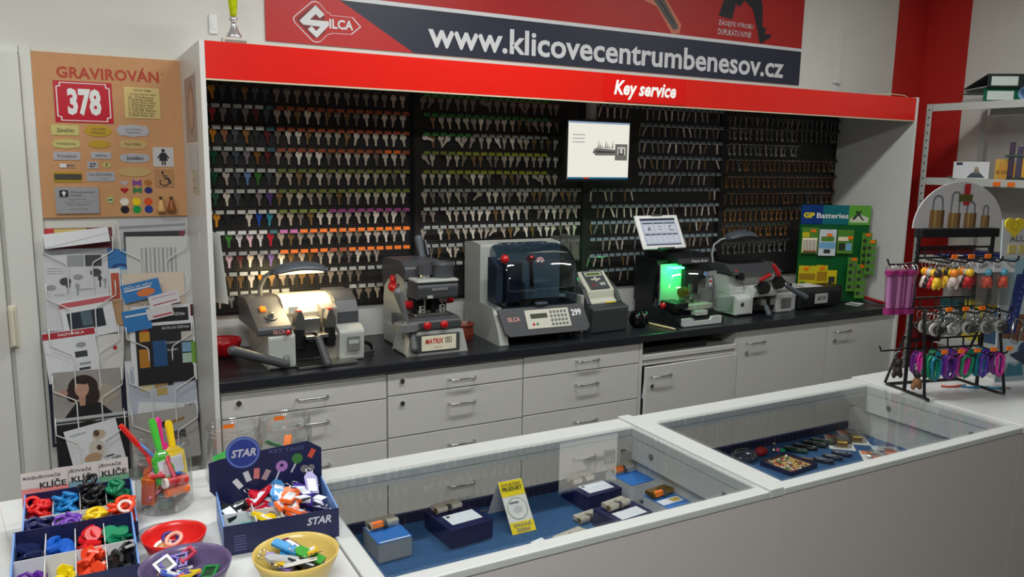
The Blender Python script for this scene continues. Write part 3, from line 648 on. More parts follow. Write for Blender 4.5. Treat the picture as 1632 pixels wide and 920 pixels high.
# hood: rounded clear dome
Mh = clear('blue_smoked_acrylic', (.27, .37, .47), 0.05, 0.04, 0.55)
hp = [(.022, .172), (.008, .23), (.012, .29), (.04, .36), (.085, .408), (.15, .44), (.23, .452)]
mb = MB(); v = []; f = []; xs = [(-.185, .80), (-.178, .92), (-.16, .98), (-.12, 1), (.12, 1), (.18, .985), (.21, .93), (.226, .82), (.232, .70)]
for x, sc in xs:
    for y, z in hp: v.append((x, .22 + (y-.22)*sc, .172 + (z-.172)*(.55+.45*sc)))
m_ = len(hp)
for i in range(len(xs)-1):
    for j in range(m_-1): f.append((i*m_+j, (i+1)*m_+j, (i+1)*m_+j+1, i*m_+j+1))
f.append(tuple(range(m_)) ); f.append(tuple((len(xs)-1)*m_+j for j in range(m_)))
mb.add(v, f, Mh, True); hood = mb.obj('hood', t)
MB().prism([(.03, .19), (.02, .36), (.09, .40), (.12, .40), (.12, .19)], -.232, -.20, 'x').obj('hood_wing', hood, mat('dark_blue_plastic', (34, 46, 62), 0.3), 0.008)
prints(hood, [(disc(.01, .375, .022), mat('white_sticker', (224, 224, 228), .5)), (disc(.01, .375, .019), M_redk), (disc(.01, .375, .014), MATS['white_sticker']), ([(.0, .365), (.006, .362), (.018, .384), (.013, .388)], M_ktxt)], y0=.052)
MB().box(-.10, .188, .175, .10, .199, .43).box(-.02, .14, .18, .10, .187, .26).obj('inner_plate', t, M_lgrey, 0.003)
MB().cyl((-.09, .16, .175), (-.09, .16, .36), .055, n=20).obj('cutter_drum', t, mat('dark_blue_grey', (60, 68, 78), 0.35))
MB().cyl((.0, .11, .25), (-.02, .09, .37), .011, .008, 12, M_black).ball((-.022, .088, .385), .020, m=M_redk).obj('inner_lever', t)
MB().cyl((-.205, .0, .40), (-.205, .06, .39), .008, n=10, m=M_chrome).ball((-.205, -.005, .402), .021, m=M_redk).obj('hood_handle', t)
MB().box(-.03, -.0, .176, .03, .03, .186).obj('hood_catch', t, M_slate, 0.003)
for x in (-.17, .19): MB().cyl((x, .05, 0), (x, .05, .014), .02, n=14).obj('foot', t, M_black)
# clear bags with keys hanging behind it
for i, (x, z) in enumerate([(1.80, 1.36), (1.868, 1.368), (1.93, 1.358)]):
    b = MB(); 
    b.box(x-.032, .486+.004*i, z-.14, x+.032, .492+.004*i, z, clear('bag_plastic', (.86, .87, .88), .12, .15, .5))
    b = b.obj('plastic_bag', None, None, 0.003); tag(b, 'small clear plastic bag of key blanks hanging right of the blue hood, %s' % ['left one', 'middle one', 'right one'][i], 'bag', 'clear bags on the second key board')
    for j in range(4): MB().prism([(x-.02+.011*j, z-.125), (x-.012+.011*j, z-.13), (x-.008+.009*j, z-.05), (x-.018+.009*j, z-.05)], .4875+.004*i, .4905+.004*i, 'y').obj('key_blank', b, KM['d'])
# ---------------------------------------------------------------- transponder reader
t = thing('transponder_reader', 'upright dark grey transponder reader with cream sloping keypad', 'machine', (1.905, 0.125, WT), 4)
MB().prism([(0, 0), (-.008, .128), (.055, .145), (.06, .12), (.20, .12), (.20, 0)], -.115, .115, 'x').obj('body', t, mat('charcoal_plastic', (58, 61, 63), .45), 0.012, 3)
MB().prism([(.056, .121), (.052, .152), (.072, .158), (.078, .205), (.17, .29), (.205, .285), (.205, .121)], -.085, .085, 'x').obj('head', t, M_cream, 0.010, 3)
for s in (-1, 1): MB().prism([(.04, .146), (.09, .215), (.175, .262), (.205, .25), (.205, .121), (.06, .121)], s*.087, s*.112, 'x').obj('side_wing', t, MATS['charcoal_plastic'], 0.004)
a = math.atan2(.085, .092)
kp = MB().box(-.062, -.004, .0, .062, 0, .115).obj('keypad', t, M_dgrey, 0.004, loc=(0, .080, .2105), rot=(-(math.pi/2-a), 0, 0))
prints(kp, [(rect(-.052, .082, .052, .108), MATS['cream_enamel']), (rect(-.044, .087, .044, .103), mat('lcd_green', (92, 112, 60), .25)), (rect(-.03, .056, .03, .066), MATS['cream_enamel']), (rect(-.006, .046, .006, .076), MATS['cream_enamel']), (disc(-.035, .025, .010), M_redk), (disc(-.035, .025, .007), M_dgrey), (rect(.01, .020, .045, .038), M_lgrey)], y0=-.0044)
MB().box(-.06, -.009, 0, .0, -.0075, .014).obj('yellow_sticker', t, mat('yellow_label', (226, 196, 40), .5), loc=(.06, .03, .1385), rot=(R(-74), 0, 0))
MB().box(-.135, .06, .0, -.117, .2, .19).obj('rear_cover', t, M_lgrey, 0.004)
# small dark things beside it
t = thing('round_case', 'rounded glossy black case with a band, beside the transponder reader', 'case', (2.125, .17, WT))
for s in (-1, 1): MB().ball((s*.024, 0, .045), .030, .046, .045, m=mat('gloss_black', (12, 12, 14), .12)).obj('half_shell', t)
MB().torus((0, 0, .045), .042, .006, 20, 6, M_black, 'x').obj('band', t)
o = MB().cyl((0, 0, .006), (.03, -.19, .006), .0055, n=8, m=mat('pale_wood', (226, 208, 160), .5)).cyl((.03, -.19, .006), (.0325, -.206, .006), .0055, .001, 8, mat('pale_wood', (226, 208, 160))).obj('wooden_stick', None, loc=(2.215, .225, WT)); tag(o, 'thin pale wooden stick lying on the worktop in front of the black case', 'stick')
# ---------------------------------------------------------------- black machine with green lit chamber
t = thing('electronic_key_cutter', 'black key cutting machine with a green lit chamber below a tablet', 'machine', (2.46, 0.085, WT), 1)
M_b2 = mat('black_enamel', (24, 26, 29), .38)
MB().prism([(-.01, 0), (-.01, .028), (.10, .075), (.20, .09), (.365, .09), (.365, 0)], -.145, .165, 'x').obj('base', t, M_b2, 0.008)
MB().prism([(.205, .091), (.195, .20), (.165, .29), (.18, .338), (.365, .338), (.365, .091)], -.155, -.085, 'x').obj('left_tower', t, M_b2, 0.014, 3)
MB().prism([(.20, .09), (.20, .335), (.365, .335), (.365, .09)], -.084, .165, 'x').obj('back_tower', t, M_b2, 0.006)
MB().prism([(.06, .315), (.08, .350), (.16, .372), (.36, .372), (.36, .342), (.16, .338)], -.10, .125, 'x').obj('top_cap', t, M_b2, 0.010, 3)
lettering(t, [('Futura Auto', -.012, .326, .100, .341, M_wtxt, .01)], y=.066)
mb = MB(); v = []; f = []; pr_ = [(.005, .075), (.015, .16), (.04, .24), (.085, .30), (.14, .33)]
for x, s in ((-.150, 1), (.10, 1), (.145, .9), (.165, .72)):
    for y, z in pr_: v.append((x, .2 + (y-.2)*s, .075+(z-.075)*(.6+.4*s)))
for i in range(3):
    for j in range(4): f.append((i*5+j, (i+1)*5+j, (i+1)*5+j+1, i*5+j+1))
f.append((15, 16, 17, 18, 19)); v.append((-.150, .2, .075)); f.append((0, 1, 2, 3, 4, 20))
mb.add(v, f, clear('clear_acrylic', (.80, .84, .84), .04, .05, .45), True).obj('clear_hood', t)
hd = [c for c in t.children if c.name.startswith('clear_hood')][0]
prints(hd, [(rect(.075, .255, .135, .280), mat('grey_sticker', (150, 152, 156), .5)), (rect(.085, .195, .105, .240), mat('white_sticker', (224, 224, 228))), (disc(.095, .225, .009), M_redk), (disc(.054, .268, .013), mat('blue_sticker', (120, 150, 200), .5))], y0=.03)
MB().box(-.150, .150, .092, -.004, .160, .312).obj('inner_lining', t, M_lgrey)
MB().box(-.150, .02, .092, -.06, .145, .12).obj('side_ledge', t, M_b2, .004)
MB().box(-.06, .03, .076, .12, .17, .104, M_cream).box(-.02, .0, .048, .06, .05, .075, M_lgrey).obj('slide_table', t, None, 0.004)
MB().box(-.045, .07, .105, .0, .12, .16, M_steel).box(.015, .07, .105, .075, .13, .15, M_steel).cyl((-.02, .06, .14), (-.02, .05, .14), .012, n=12, m=M_chrome).obj('clamp', t, None, 0.004)
MB().box(.0, .13, .155, .07, .198, .30, M_b2).cyl((.035, .12, .155), (.035, .12, .20), .014, n=12, m=M_steel).obj('spindle', t, None, 0.004)
MB().cyl((-.06, .08, .165), (-.03, .09, .165), .028, n=18, m=mat('brass', (170, 130, 60), .35, .8)).obj('cutter_wheel', t)
MB().box(-.125, .08, .294, -.05, .13, .302, glow('green_lamp', (40, 255, 110), 18.0)).obj('green_lamp', t)
ld = bpy.data.lights.new('green_chamber_light', 'AREA'); ld.size = .06; ld.energy = .6; ld.color = (.02, 1, .18)
lo = bpy.data.objects.new('green_chamber_light', ld); COL.objects.link(lo); lo.parent = t; lo.location = (-.075, .08, .284); lo.rotation_euler = Vector((-.25, .75, -.6)).to_track_quat('-Z', 'Y').to_euler()
MB().prism([(-.135, .004), (-.135, .045), (-.07, .045), (-.055, .026), (.055, .026), (.07, .045), (.135, .045), (.135, .004)], -.028, -.011, 'y').obj('front_grip', t, mat('silver_grey_plastic', (196, 198, 198), .4), 0.005)
MB().ball((-.168, .10, .10), .017, m=M_redk).obj('side_knob', t)
MB().box(-.05, .20, .373, .06, .26, .40).obj('tablet_foot', t, M_b2, 0.004)
tb = thing('tablet', 'white tablet leaning on top of the black machine, showing key drawings', 'tablet', (2.318, .216, 1.300), 0, rot=(R(-29), 0, 0))
MB().box(-.145, 0, 0, .145, .010, .195).obj('body', tb, mat('white_tablet', (232, 232, 232), .3), 0.008, 3)
sc_ = MB().box(-.118, -.0012, .020, .118, -.0004, .175).obj('screen', tb, glow('tablet_screen', (190, 200, 215), 0.55))
kd = glow('tablet_dark', (52, 54, 70), .5); kw = glow('tablet_light', (206, 212, 222), .6)
P_ = [(rect(-.118, .163, .118, .175), kd), (rect(-.118, .020, .118, .026), kd)]
for i in range(3): P_ += [(rect(-.108+i*.074, .143, -.040+i*.074, .149), kd), (rect(-.108+i*.074, .092, -.040+i*.074, .141), kw)]
for i in range(6): P_ += [(rect(-.110+i*.037, .078, -.078+i*.037, .084), kd), (rect(-.110+i*.037, .034, -.078+i*.037, .076), kw)]
P_ += [([(-.085, .105), (-.078, .103), (-.066, .125), (-.070, .128)], kd), ([(-.078, .115), (-.060, .103), (-.058, .107), (-.076, .119)], kd), ([(.060, .104), (.092, .100), (.092, .104), (.064, .108)], kd), ([(.060, .104), (.064, .104), (.066, .128), (.062, .128)], kd), ([(.062, .126), (.086, .131), (.086, .134), (.062, .130)], kd), ([(-.012, .108), (.010, .106), (.010, .109), (-.012, .111)], kd), ([(-.010, .122), (.008, .126), (.008, .129), (-.010, .125)], kd)]
for i_, it_ in enumerate(P_): prints(sc_, [it_], y0=-.0016-.00012*i_, name='screen_tile')
MB().box(-.05, -.006, -.004, .06, .014, .006).box(-.03, -.004, .188, .04, .014, .199).obj('clip', tb, M_black, 0.002)
# ---------------------------------------------------------------- second duplicator with red levers
t = thing('key_duplicator', 'pale key duplicating machine with two red levers and an unlit arched lamp', 'machine', (3.02, 0.155, WT), 0)
M_pale = mat('pale_grey_enamel', (208, 210, 208), .4, var=.03)
MB().prism([(.0, .01), (.0, .10), (.02, .115), (.10, .125), (.30, .12), (.30, .01)], -.225, -.105, 'x').obj('motor_base', t, M_pale, 0.008, 3)
MB().cyl((-.185, -.0005, .07), (-.185, -.004, .07), .011, n=14).obj('socket', t, M_ktxt)
MB().prism([(.06, .122), (.06, .155), (.085, .17), (.085, .225), (.26, .235), (.26, .122)], -.225, -.12, 'x').obj('cutter_block', t, M_pale, 0.006)
MB().box(-.118, .09, .12, .155, .26, .232).obj('hood', t, M_pale, 0.008)
MB().prism([(.02, .235), (.10, .285), (.32, .285), (.32, .235)], -.235, .14, 'x').obj('top_tray', t, M_dgrey, 0.006)
MB().prism([(.10, .287), (.14, .300), (.30, .300), (.30, .287)], -.17, .07, 'x').obj('tray_lid', t, M_black, 0.006)
MB().box(.085, .0, .0, .215, .27, .115, M_pale).obj('right_base', t, None, 0.008)
MB().prism([(.01, .116), (.0, .14), (.05, .165), (.2, .165), (.2, .116)], .075, .205, 'x').obj('right_vise_housing', t, M_pale, 0.008)
MB().box(.12, -.004, .025, .2, -.0005, .085).obj('name_plate', t, M_mgrey, 0.002)
MB().box(-.10, .01, .02, .08, .20, .09).obj('carriage', t, M_black, 0.006)
MB().prism([(-.015, .105), (-.02, .145), (.03, .165), (.10, .165), (.10, .105)], -.115, .06, 'x').obj('carriage_arm', t, M_pale, 0.008)
for x, y, z in ((-.085, -.045, .165), (.045, -.03, .185)):
    k = MB().cyl((x, y, z), (x-.004, y-.028, z+.004), .038, .034, 18, M_black); 
    for q in range(9):
        a = 2*math.pi*q/9; k.cyl((x+.032*math.cos(a), y-.001, z+.032*math.sin(a)), (x-.004+.029*math.cos(a), y-.027, z+.004+.029*math.sin(a)), .006, n=6, m=M_black)
    k.cyl((x, y+.05, z-.004), (x, y, z), .012, n=10, m=M_steel).obj('knurled_knob', t)
capsule(MB(), (-.075, -.02, .205), (.0, -.01, .228), .010, .013, M_redk).cyl((-.055, .01, .19), (-.06, -.015, .205), .007, n=8, m=M_steel).obj('red_lever', t)
capsule(MB(), (.062, -.02, .232), (.030, -.01, .282), .014, .011, M_redk).cyl((.062, -.02, .225), (.12, -.05, .175), .006, n=8, m=M_steel).obj('red_lever', t)
capsule(MB(), (.10, -.05, .165), (.215, -.09, .10), .012, .018, M_slate).obj('feed_lever', t)
capsule(MB(), (-.055, -.055, .055), (-.052, -.075, .018), .014, .015, M_slate).obj('hand_lever', t)
for x in (-.05, .02): MB().prism([(x-.02, .06), (x+.025, .06), (x+.012, .10), (x, .085), (x-.015, .10)], -.03, .01, 'y', M_steel).obj('clamp_jaw', t, None, 0.003)
MB().cyl((-.18, .05, .22), (-.18, .02, .225), .022, n=14, m=M_black).ball((-.195, .055, .248), .012, m=M_redk).obj('cutter_nut', t)
for x in (-.19, .18):
    for y in (.03, .25): MB().cyl((x, y, 0), (x, y, .012), .015, n=12).obj('foot', t, M_black)
MB().tube([(-.215, .22, .285), (-.217, .23, .33), (-.195, .24, .385), (-.15, .23, .415), (-.12, .22, .42)], .007, 8, mat('pale_grey_tube', (150, 156, 156), .4)).obj('lamp_arm', t)
lamp2 = bpy.data.objects.new('lamp_shade', lamp.data); COL.objects.link(lamp2); lamp2.parent = t; lamp2.location = (-.02, .055, .052); lamp2.scale = (.95, .95, 1.0); lamp2.modifiers.new('thick', 'SOLIDIFY').thickness = .003
MB().box(-.39, -.002, .03, -.235, .002, .115).obj('guard', t, clear('guard_acrylic', (.78, .82, .80), .05, .05, .4), 0.0, loc=(0, .02, 0))
# ---------------------------------------------------------------- black boxed machine and papers at the right end
t = thing('boxed_machine', 'low black boxed machine with a small pale name plate beside the batteries', 'machine', (3.46, .15, WT), -2)
MB().prism([(0, .01), (-.01, .105), (.02, .125), (.16, .125), (.16, .01)], -.155, .165, 'x').obj('body', t, M_b2, 0.008, 3)
MB().box(.168, .04, .04, .235, .16, .125).obj('side_pod', t, M_b2, 0.010)
p = MB().box(-.055, -.0135, .035, .05, -.0105, .095).obj('name_plate', t, M_lgrey, 0.003)
lettering(p, [('AF-91', -.040, .052, .035, .080, M_ktxt, .02, .1)], y=-.0142)
for x in (-.12, .13):
    for y in (.02, .14): MB().cyl((x, y, 0), (x, y, .011), .012, n=10).obj('foot', t, M_black)
o = MB().box(3.262, .19, WT, 3.298, .30, WT+.155, M_pale).box(3.252, .19, WT+.001, 3.261, .30, WT+.16, M_b2).obj('white_carton', None, None, .002); tag(o, 'narrow white and black carton standing left of the boxed machine', 'carton')
o = MB().box(-.16, -.06, 0, .12, .06, .002, M_paper).box(-.12, -.06, .0021, -.10, .06, .0023, M_ktxt).box(-.04, -.06, .0021, -.02, .06, .0023, M_ktxt).obj('instruction_sheet', None, None, loc=(3.40, .25, WT+.1275), rot=(0, 0, R(-4))); tag(o, 'white sheet with dark bars lying on top of the boxed machine', 'paper')
o = MB().box(-.05, -.04, 0, .05, .04, .003, M_paper).box(-.045, -.035, .0031, .0, .035, .0033, M_gtxt).obj('leaflet', None, None, loc=(3.80, .17, WT), rot=(0, 0, R(20))); tag(o, 'small pale leaflet lying at the right end of the worktop', 'paper')
o = MB().tube([(3.925, .34, .955), (3.93, .25, .935), (3.94, .10, .915), (3.945, -.05, .912)], [.006, .010, .011, .009], 8, mat('red_rubber', (150, 24, 34), .45)).obj('red_strap', None); tag(o, 'red rounded strap lying at the right end of the worktop against the panel', 'strap')
# ---------------------------------------------------------------- battery display
t = thing('battery_display', 'green battery display board with a GP Batteries header', 'display', (3.745, .318, WT), 0, rot=(0, 0, R(-30)))
M_gr = mat('display_green', (6, 92, 40), .4, var=.15)
bd = MB().box(-.215, 0, 0, .215, .012, .605).obj('board', t, M_gr)
MB().box(-.215, .012, 0, -.20, .15, .03).box(.20, .012, 0, .215, .15, .03).obj('foot', t, M_gr)
hd = MB().box(-.215, -.0025, .485, .215, -.0005, .605).obj('header', t, mat('header_blue_green', (20, 76, 120), .35, var=.1))
prints(hd, [(rect(-.215, .485, -.08, .605), mat('header_blue', (16, 56, 128), .35)), (rect(-.08, .485, .08, .605), mat('header_teal', (22, 110, 120), .35)), (rect(.08, .485, .215, .605), mat('header_green', (96, 164, 60), .35)), ([(.09, .50), (.20, .50), (.205, .53), (.15, .55), (.09, .525)], mat('header_pale', (206, 214, 190), .4)), ([(.10, .52), (.15, .575), (.16, .57), (.115, .515)], M_ktxt), ([(.12, .565), (.17, .51), (.176, .515), (.13, .575)], M_ktxt)], y0=-.0029)
lettering(hd, [('GP', -.200, .523, -.130, .558, mat('yellow_print', (240, 214, 20), .5), .05), ('Batteries', -.118, .523, .078, .556, M_wtxt, .02)], y=-.0045)
def pack(x, z, w, h, base, bits, y=-.02, lab=None, price=None):
    o = MB().box(-w/2, 0, -h, w/2, .002, 0, base).obj('battery_pack', None, None, 0.0)
    o.parent = None
    prints(o, [(p, m) for p, m in bits])
    if price: MB().box(price[0]-.016, -.003, price[1]-.009, price[0]+.016, -.001, price[1]+.009).obj('price_sticker', o, M_orange)
    o.matrix_world = t_mat @ Matrix.Translation((x, y, z)); tag(o, lab, 'battery pack', 'battery packs on the green display')
    return o
t_mat = Matrix.LocRotScale(Vector(t.location), t.rotation_euler, None)
Y_ = mat('pack_yellow', (214, 196, 30), .4); Gg = mat('pack_green', (86, 140, 50), .4); Wp = mat('pack_white', (214, 220, 226), .4); Bp = mat('pack_light_blue', (120, 176, 214), .4); Kd = mat('pack_dark', (52, 58, 50), .4)
o = pack(-.155, .465, .105, .165, Gg, [(rect(-.048, -.06, -.005, -.03), Y_), (rect(-.046, -.155, .046, -.065), mat('pack_cream', (250, 236, 210), .3))], lab='battery pack of four bright cells, upper left on the green board', price=(.018, -.02))
for i in range(4): MB().cyl((-.031+i*.021, -.009, -.142), (-.031+i*.021, -.009, -.075), .0085, n=12, m=mat('cell_silver', (236, 226, 214), .25, .3)).cyl((-.031+i*.021, -.009, -.152), (-.031+i*.021, -.009, -.142), .0085, n=12, m=mat('cell_copper', (196, 110, 60), .3, .5)).obj('cell', o)
o = pack(-.045, .455, .105, .165, Wp, [(rect(-.05, -.12, .05, -.08), Bp), (rect(-.04, -.075, .04, -.045), Gg), (rect(-.02, -.15, .02, -.125), Kd)], lab='white and light blue battery pack, middle of the upper row', price=(.01, -.035))
o = pack(.065, .455, .10, .150, Gg, [(rect(-.04, -.13, .0, -.085), Kd), (rect(.005, -.13, .04, -.085), Bp), (rect(-.045, -.07, .02, -.045), mat('pack_cream', (250, 236, 210)))], lab='green battery pack with a dark charger picture, right of the upper row', price=(.03, -.05))
o = pack(-.155, .225, .11, .13, Y_, [(rect(-.05, -.09, .05, -.05), mat('pack_amber', (170, 130, 30), .4)), (rect(-.045, -.125, -.01, -.1), Gg)], lab='yellow battery pack, lower left on the green board', price=(-.01, -.02))
o = pack(-.065, .23, .07, .13, Y_, [(rect(-.03, -.10, .03, -.04), mat('pack_amber', (170, 130, 30)))], lab='yellow battery pack, second from left in the lower row', price=(.0, -.02))
o = pack(-.005, .20, .06, .11, Y_, [(rect(-.02, -.08, .02, -.04), Kd)], y=-.03, lab='small plain yellow battery pack in the lower row', price=None)
for j, (x, z, y) in enumerate([(.115, .285, -.04), (.165, .245, -.055), (.185, .44, -.05), (.205, .40, -.075)]):
    bits = []
    for q in range(4): bits += [(disc(-.012, -.05-.045*q, .012), Kd), (disc(.016, -.05-.045*q, .010), KM['z'])]
    pack(x, z, .062, .215, Gg, bits, y=y, lab=['strip of button cells hanging in the lower right part, left one', 'strip of button cells at the lower right edge of the green board', 'strip of button cells at the upper right edge of the green board', 'foremost strip of button cells at the upper right edge'][j], price=(.006, -.012))
for x, z in ((-.155, .468), (-.045, .458), (.065, .458), (-.155, .228), (-.065, .233), (.115, .288), (.165, .248), (.185, .443)): MB().tube([(x, 0, z), (x, -.075, z), (x, -.08, z+.006)], .0016, 6).obj('hook', t, M_chrome)
# ---------------------------------------------------------------- monitor on its pole
t = thing('monitor', 'flat monitor hanging from a pole, showing a key drawing on white', 'monitor', (1.955, .34, 1.645), 0)
MB().box(-.20, 0, 0, .20, .03, .315).obj('housing', t, M_black, .006)
s_ = MB().box(-.188, -.0015, .016, .188, -.0003, .303).obj('screen', t, glow('monitor_screen', (228, 226, 214), 0.82))
gk = glow('monitor_grey', (120, 118, 112), .6); gd = glow('monitor_dark', (60, 58, 58), .6)
P_ = [(rect(-.188, .016, .188, .025), glow('monitor_task_bar', (40, 108, 150), .6)), (rect(-.09, .016, -.06, .025), glow('monitor_red', (190, 70, 60), .6)), (rect(-.188, .294, .188, .303), glow('monitor_title', (150, 176, 206), .6)),
      ([(-.04, .150), (-.02, .135), (.12, .137), (.12, .165), (-.01, .172), (-.03, .168)], gk), ([(-.02, .150), (.12, .150), (.12, .155), (-.02, .158)], gd), (rect(.10, .112, .178, .195), gk), (rect(.115, .14, .165, .18), glow('monitor_light', (200, 198, 190), .7)), (rect(.122, .14, .130, .172), gd), (rect(.148, .14, .156, .172), gd), (rect(.122, .14, .156, .147), gd)]
for i in range(10): P_.append(([(-.02+i*.011, .172), (-.013+i*.011, .172), (-.016+i*.011, .180+.012*((i*7) % 4))], gd))
for i in range(3): P_.append((rect(-.165, .235-.018*i, -.09, .238-.018*i), gk))
prints(s_, P_, y0=-.0019)
MB().box(-.02, .03, .14, .02, .06, .18).box(-.02, .06, .12, .02, .10, .505-.03).obj('pole', t, M_lgrey, .003)
# sheet of paper pinned inside the left side panel, and prints on its outer side
sheet('paper_sheet', .19, .27, M_paper, (.040, .11, 1.19), (R(3), R(-4), R(-74)), label='plain white sheet hanging inside the left side panel before the keys', cat='paper')
# ================================================================== glass counters
ZC = 0.963
M_frame = mat('white_frame', (196, 199, 197), .4, var=.02)
M_front = mat('counter_front_laminate', (196, 190, 188), .45, var=.03, scale=60)
M_side = mat('counter_inner_laminate', (196, 198, 194), .5, var=.03)
M_carpet = mat('blue_carpet', (36, 80, 126), .95, var=.55, scale=110, bump=.4)
M_lip = mat('navy_carpet', (22, 26, 60), .95, var=.3, scale=260)
M_glass = clear('counter_glass', (.972, .982, .978), .012, .015, .22)
def counter(label, x0, x1, gx0, gx1, fx):
    t = thing('glass_counter', label, 'counter', (x0, -1.775, 0), 0, 'glass topped sales counters'); w = x1-x0; a, b = gx0-x0, gx1-x0
    MB().box(0, 0, 0, fx-x0, .018, .944).obj('front_panel', t, M_front)
    MB().box(fx-x0-.012, .0182, 0, fx-x0+(.018 if x0 < .5 else -.001), .0195, .944).obj('seam_light_block', t, M_ktxt)  # dark strip added behind the seam to stop light bleeding through
    MB().box(0, -.003, .945, w, .035, ZC).obj('front_rail', t, M_frame, .003)
    MB().box(0, .525, .940, w, .618, ZC).obj('back_rail', t, M_frame, .003)
    MB().box(0, .0355, .934, a, .5245, ZC).obj('side_rail', t, M_frame, .003)
    MB().box(b, .0355, .934, w, .5245, ZC).obj('side_rail', t, M_frame, .003)
    MB().box(a, .525, .928, b, .543, .9395).obj('back_apron', t, M_side)
    MB().box(a-.018, .036, .868, a, .5245, .9335).obj('side_apron', t, M_side)
    ap = MB().box(b, .036, .868, b+.018, .5245, .9335).obj('side_apron', t, M_side)
    for y in (.13, .43): MB().cyl((b, y, .905), (b-.003, y, .905), .009, n=14).obj('bolt', ap, M_mgrey)
    for s, x in ((0, a-.032), (1, b+.018)): 
        p = MB().box(x, .02, 0, x+.014, .60, .867).obj('side_panel', t, M_side)
    MB().box(a-.017, .0185, .757, b+.017, .600, .775).obj('display_floor', t, M_carpet)
    MB().box(a-.017, .6005, .757, b+.017, .612, .803).obj('floor_lip', t, M_lip)
    MB().box(a-.003, .032, .9640, b+.003, .5275, .9695).obj('glass_top', t, M_glass)
    return t
counter('glass topped counter with boxed door cylinders, the nearer one on the left', 0.015, 1.021, .053, 1.003, 1.0662)
counter('glass topped counter with knives and padlocks, left of the key ring stand', 1.068, 2.098, 1.100, 2.060, 2.0985)
o = MB().box(1.0225, -1.7785, .945, 1.0665, -1.150, .9675, M_frame).obj('joint_strip', None, None, .002); tag(o, 'raised white cover strip between the two glass counters', 'strip')
t = thing('white_counter', 'solid white counter that carries the key ring stand', 'counter', (2.1, -1.775, 0))
MB().box(.001, -.003, .942, 1.35, .624, .967).obj('top_board', t, mat('counter_top_white', (204, 206, 206), .35, var=.02), .003)
MB().box(.0005, 0, 0, 1.34, .018, .941).obj('front_panel', t, M_front)
MB().box(-.006, .0182, 0, .02, .0195, .941).obj('seam_light_block', t, M_ktxt)  # added dark strip, blocks light in the gap between the panels
MB().box(1.32, .019, 0, 1.338, .60, .941).obj('side_panel', t, M_side)
# white desk at the left
t = thing('sales_desk', 'white sales desk carrying key cap boxes, jars and bowls', 'desk', (-1.45, -2.0, 0))
MB().box(0, 0, .935, 1.461, .98, ZC-.001).obj('desk_top', t, mat('counter_top_white', (204, 206, 206)), .003)
MB().box(.02, .02, 0, 1.45, .04, .934).obj('front_panel', t, M_front)
MB().box(.02, .041, 0, .04, .95, .934).box(1.43, .041, 0, 1.45, .95, .934).obj('side_panel', t, M_side)
# ---------------------------------------------------------------- euro cylinder locks on boxes
FL = .7755
def cyl_lock(name, label, loc, rz, L=.068, m=None, sticker=None):
    m = m or mat('lock_nickel', (214, 206, 192), .32, .35, var=.05); t = thing(name, label, 'lock', loc, rz, 'door cylinders in the glass counter')
    t.scale = (1.12, 1.12, 1.12)
    sec = [(.017, .004), (.017, .014), (0, .014)] + [(-.008-.0088*math.cos(R(a-90)), .009+.0088*math.sin(R(a-90))) for a in range(145, -150, -29)] + [(0, .004)]
    mb = MB(); g = .006
    mb.prism(sec, -L/2, -g, 'x', m, False); mb.prism(sec, g, L/2, 'x', m, False); mb.box(-g, .006, .004, g, .017, .014, m)
    mb.obj('cylinder_body', t, None)
    MB().cyl((-g+.0005, -.008, .009), (g-.0005, -.008, .009), .0075, n=12).box(-.004, -.022, .006, .004, -.008, .012).obj('cam', t, M_dgrey)
    for s in (-1, 1): MB().cyl((s*L/2, -.008, .009), (s*(L/2+.001), -.008, .009), .0062, n=12).obj('plug_face', t, mat('brass', (170, 130, 60)))
    if sticker: MB().prism([(-.0178, .007), (-.0145, .0165), (-.008, .0190), (-.008, .0182), (-.014, .0158), (-.0172, .007)], -L/2+.003, -L/2+.030, 'x').obj('price_sticker', t, sticker)
    return t
def carton(name, label, loc, rz, w, d, h, side, top, pr=None, tx=None, group=None):
    t = thing(name, label, 'box', loc, rz, group or 'cartons in the glass counter')
    MB().box(-w/2, -d/2, 0, w/2, d/2, h-.0005, side).obj('carton_body', t, None, .002)
    l = MB().box(-w/2-.0005, -d/2-.0005, h, w/2+.0005, d/2+.0005, h+.0012, top).obj('lid', t, None)
    if pr:
        mb = MB(); mb.fixn = False
        for i, (p, m) in enumerate(pr): mb.add([(q[0], q[1], h+.0016+.0002*i) for q in p], [tuple(range(len(p)))], m)
        mb.obj('label_print', l)
    return t
M_bxg = mat('grey_carton', (150, 154, 158), .5); M_bxb = mat('bright_blue_carton', (52, 116, 196), .4); M_nv = mat('navy_carton', (18, 24, 74), .35); M_lab = mat('white_label', (226, 230, 238), .5)
LB = [([(-.042, -.045), (.048, -.045), (.048, .012), (-.042, .012)], M_lab), ([(-.036, -.004), (-.026, -.004), (-.026, .006), (-.036, .006)], M_ktxt)]
def lock_on(box, label, dx, dy, h, rz=0, **k):
    a = box.rotation_euler.z; p = Matrix.Rotation(a, 4, 'Z') @ Vector((dx, dy, 0))
    return cyl_lock('cylinder_lock', label, (box.location.x+p.x, box.location.y+p.y, box.location.z+h+.0025), math.degrees(a)+rz, **k)
b1 = carton('lock_carton', 'grey and blue lock box at the left end of the left glass counter', (.215, -1.295, FL), 3, .088, .105, .050, M_bxg, M_bxb, [([(-.04, -.05), (.04, -.05), (.04, -.045), (-.04, -.045)], M_lab), ([(-.04, .022), (.04, .022), (.04, .05), (-.04, .05)], M_lab)])
lock_on(b1, 'door cylinder with an orange sticker on the leftmost grey-blue box', 0, .034, .050, 4, sticker=M_orange)
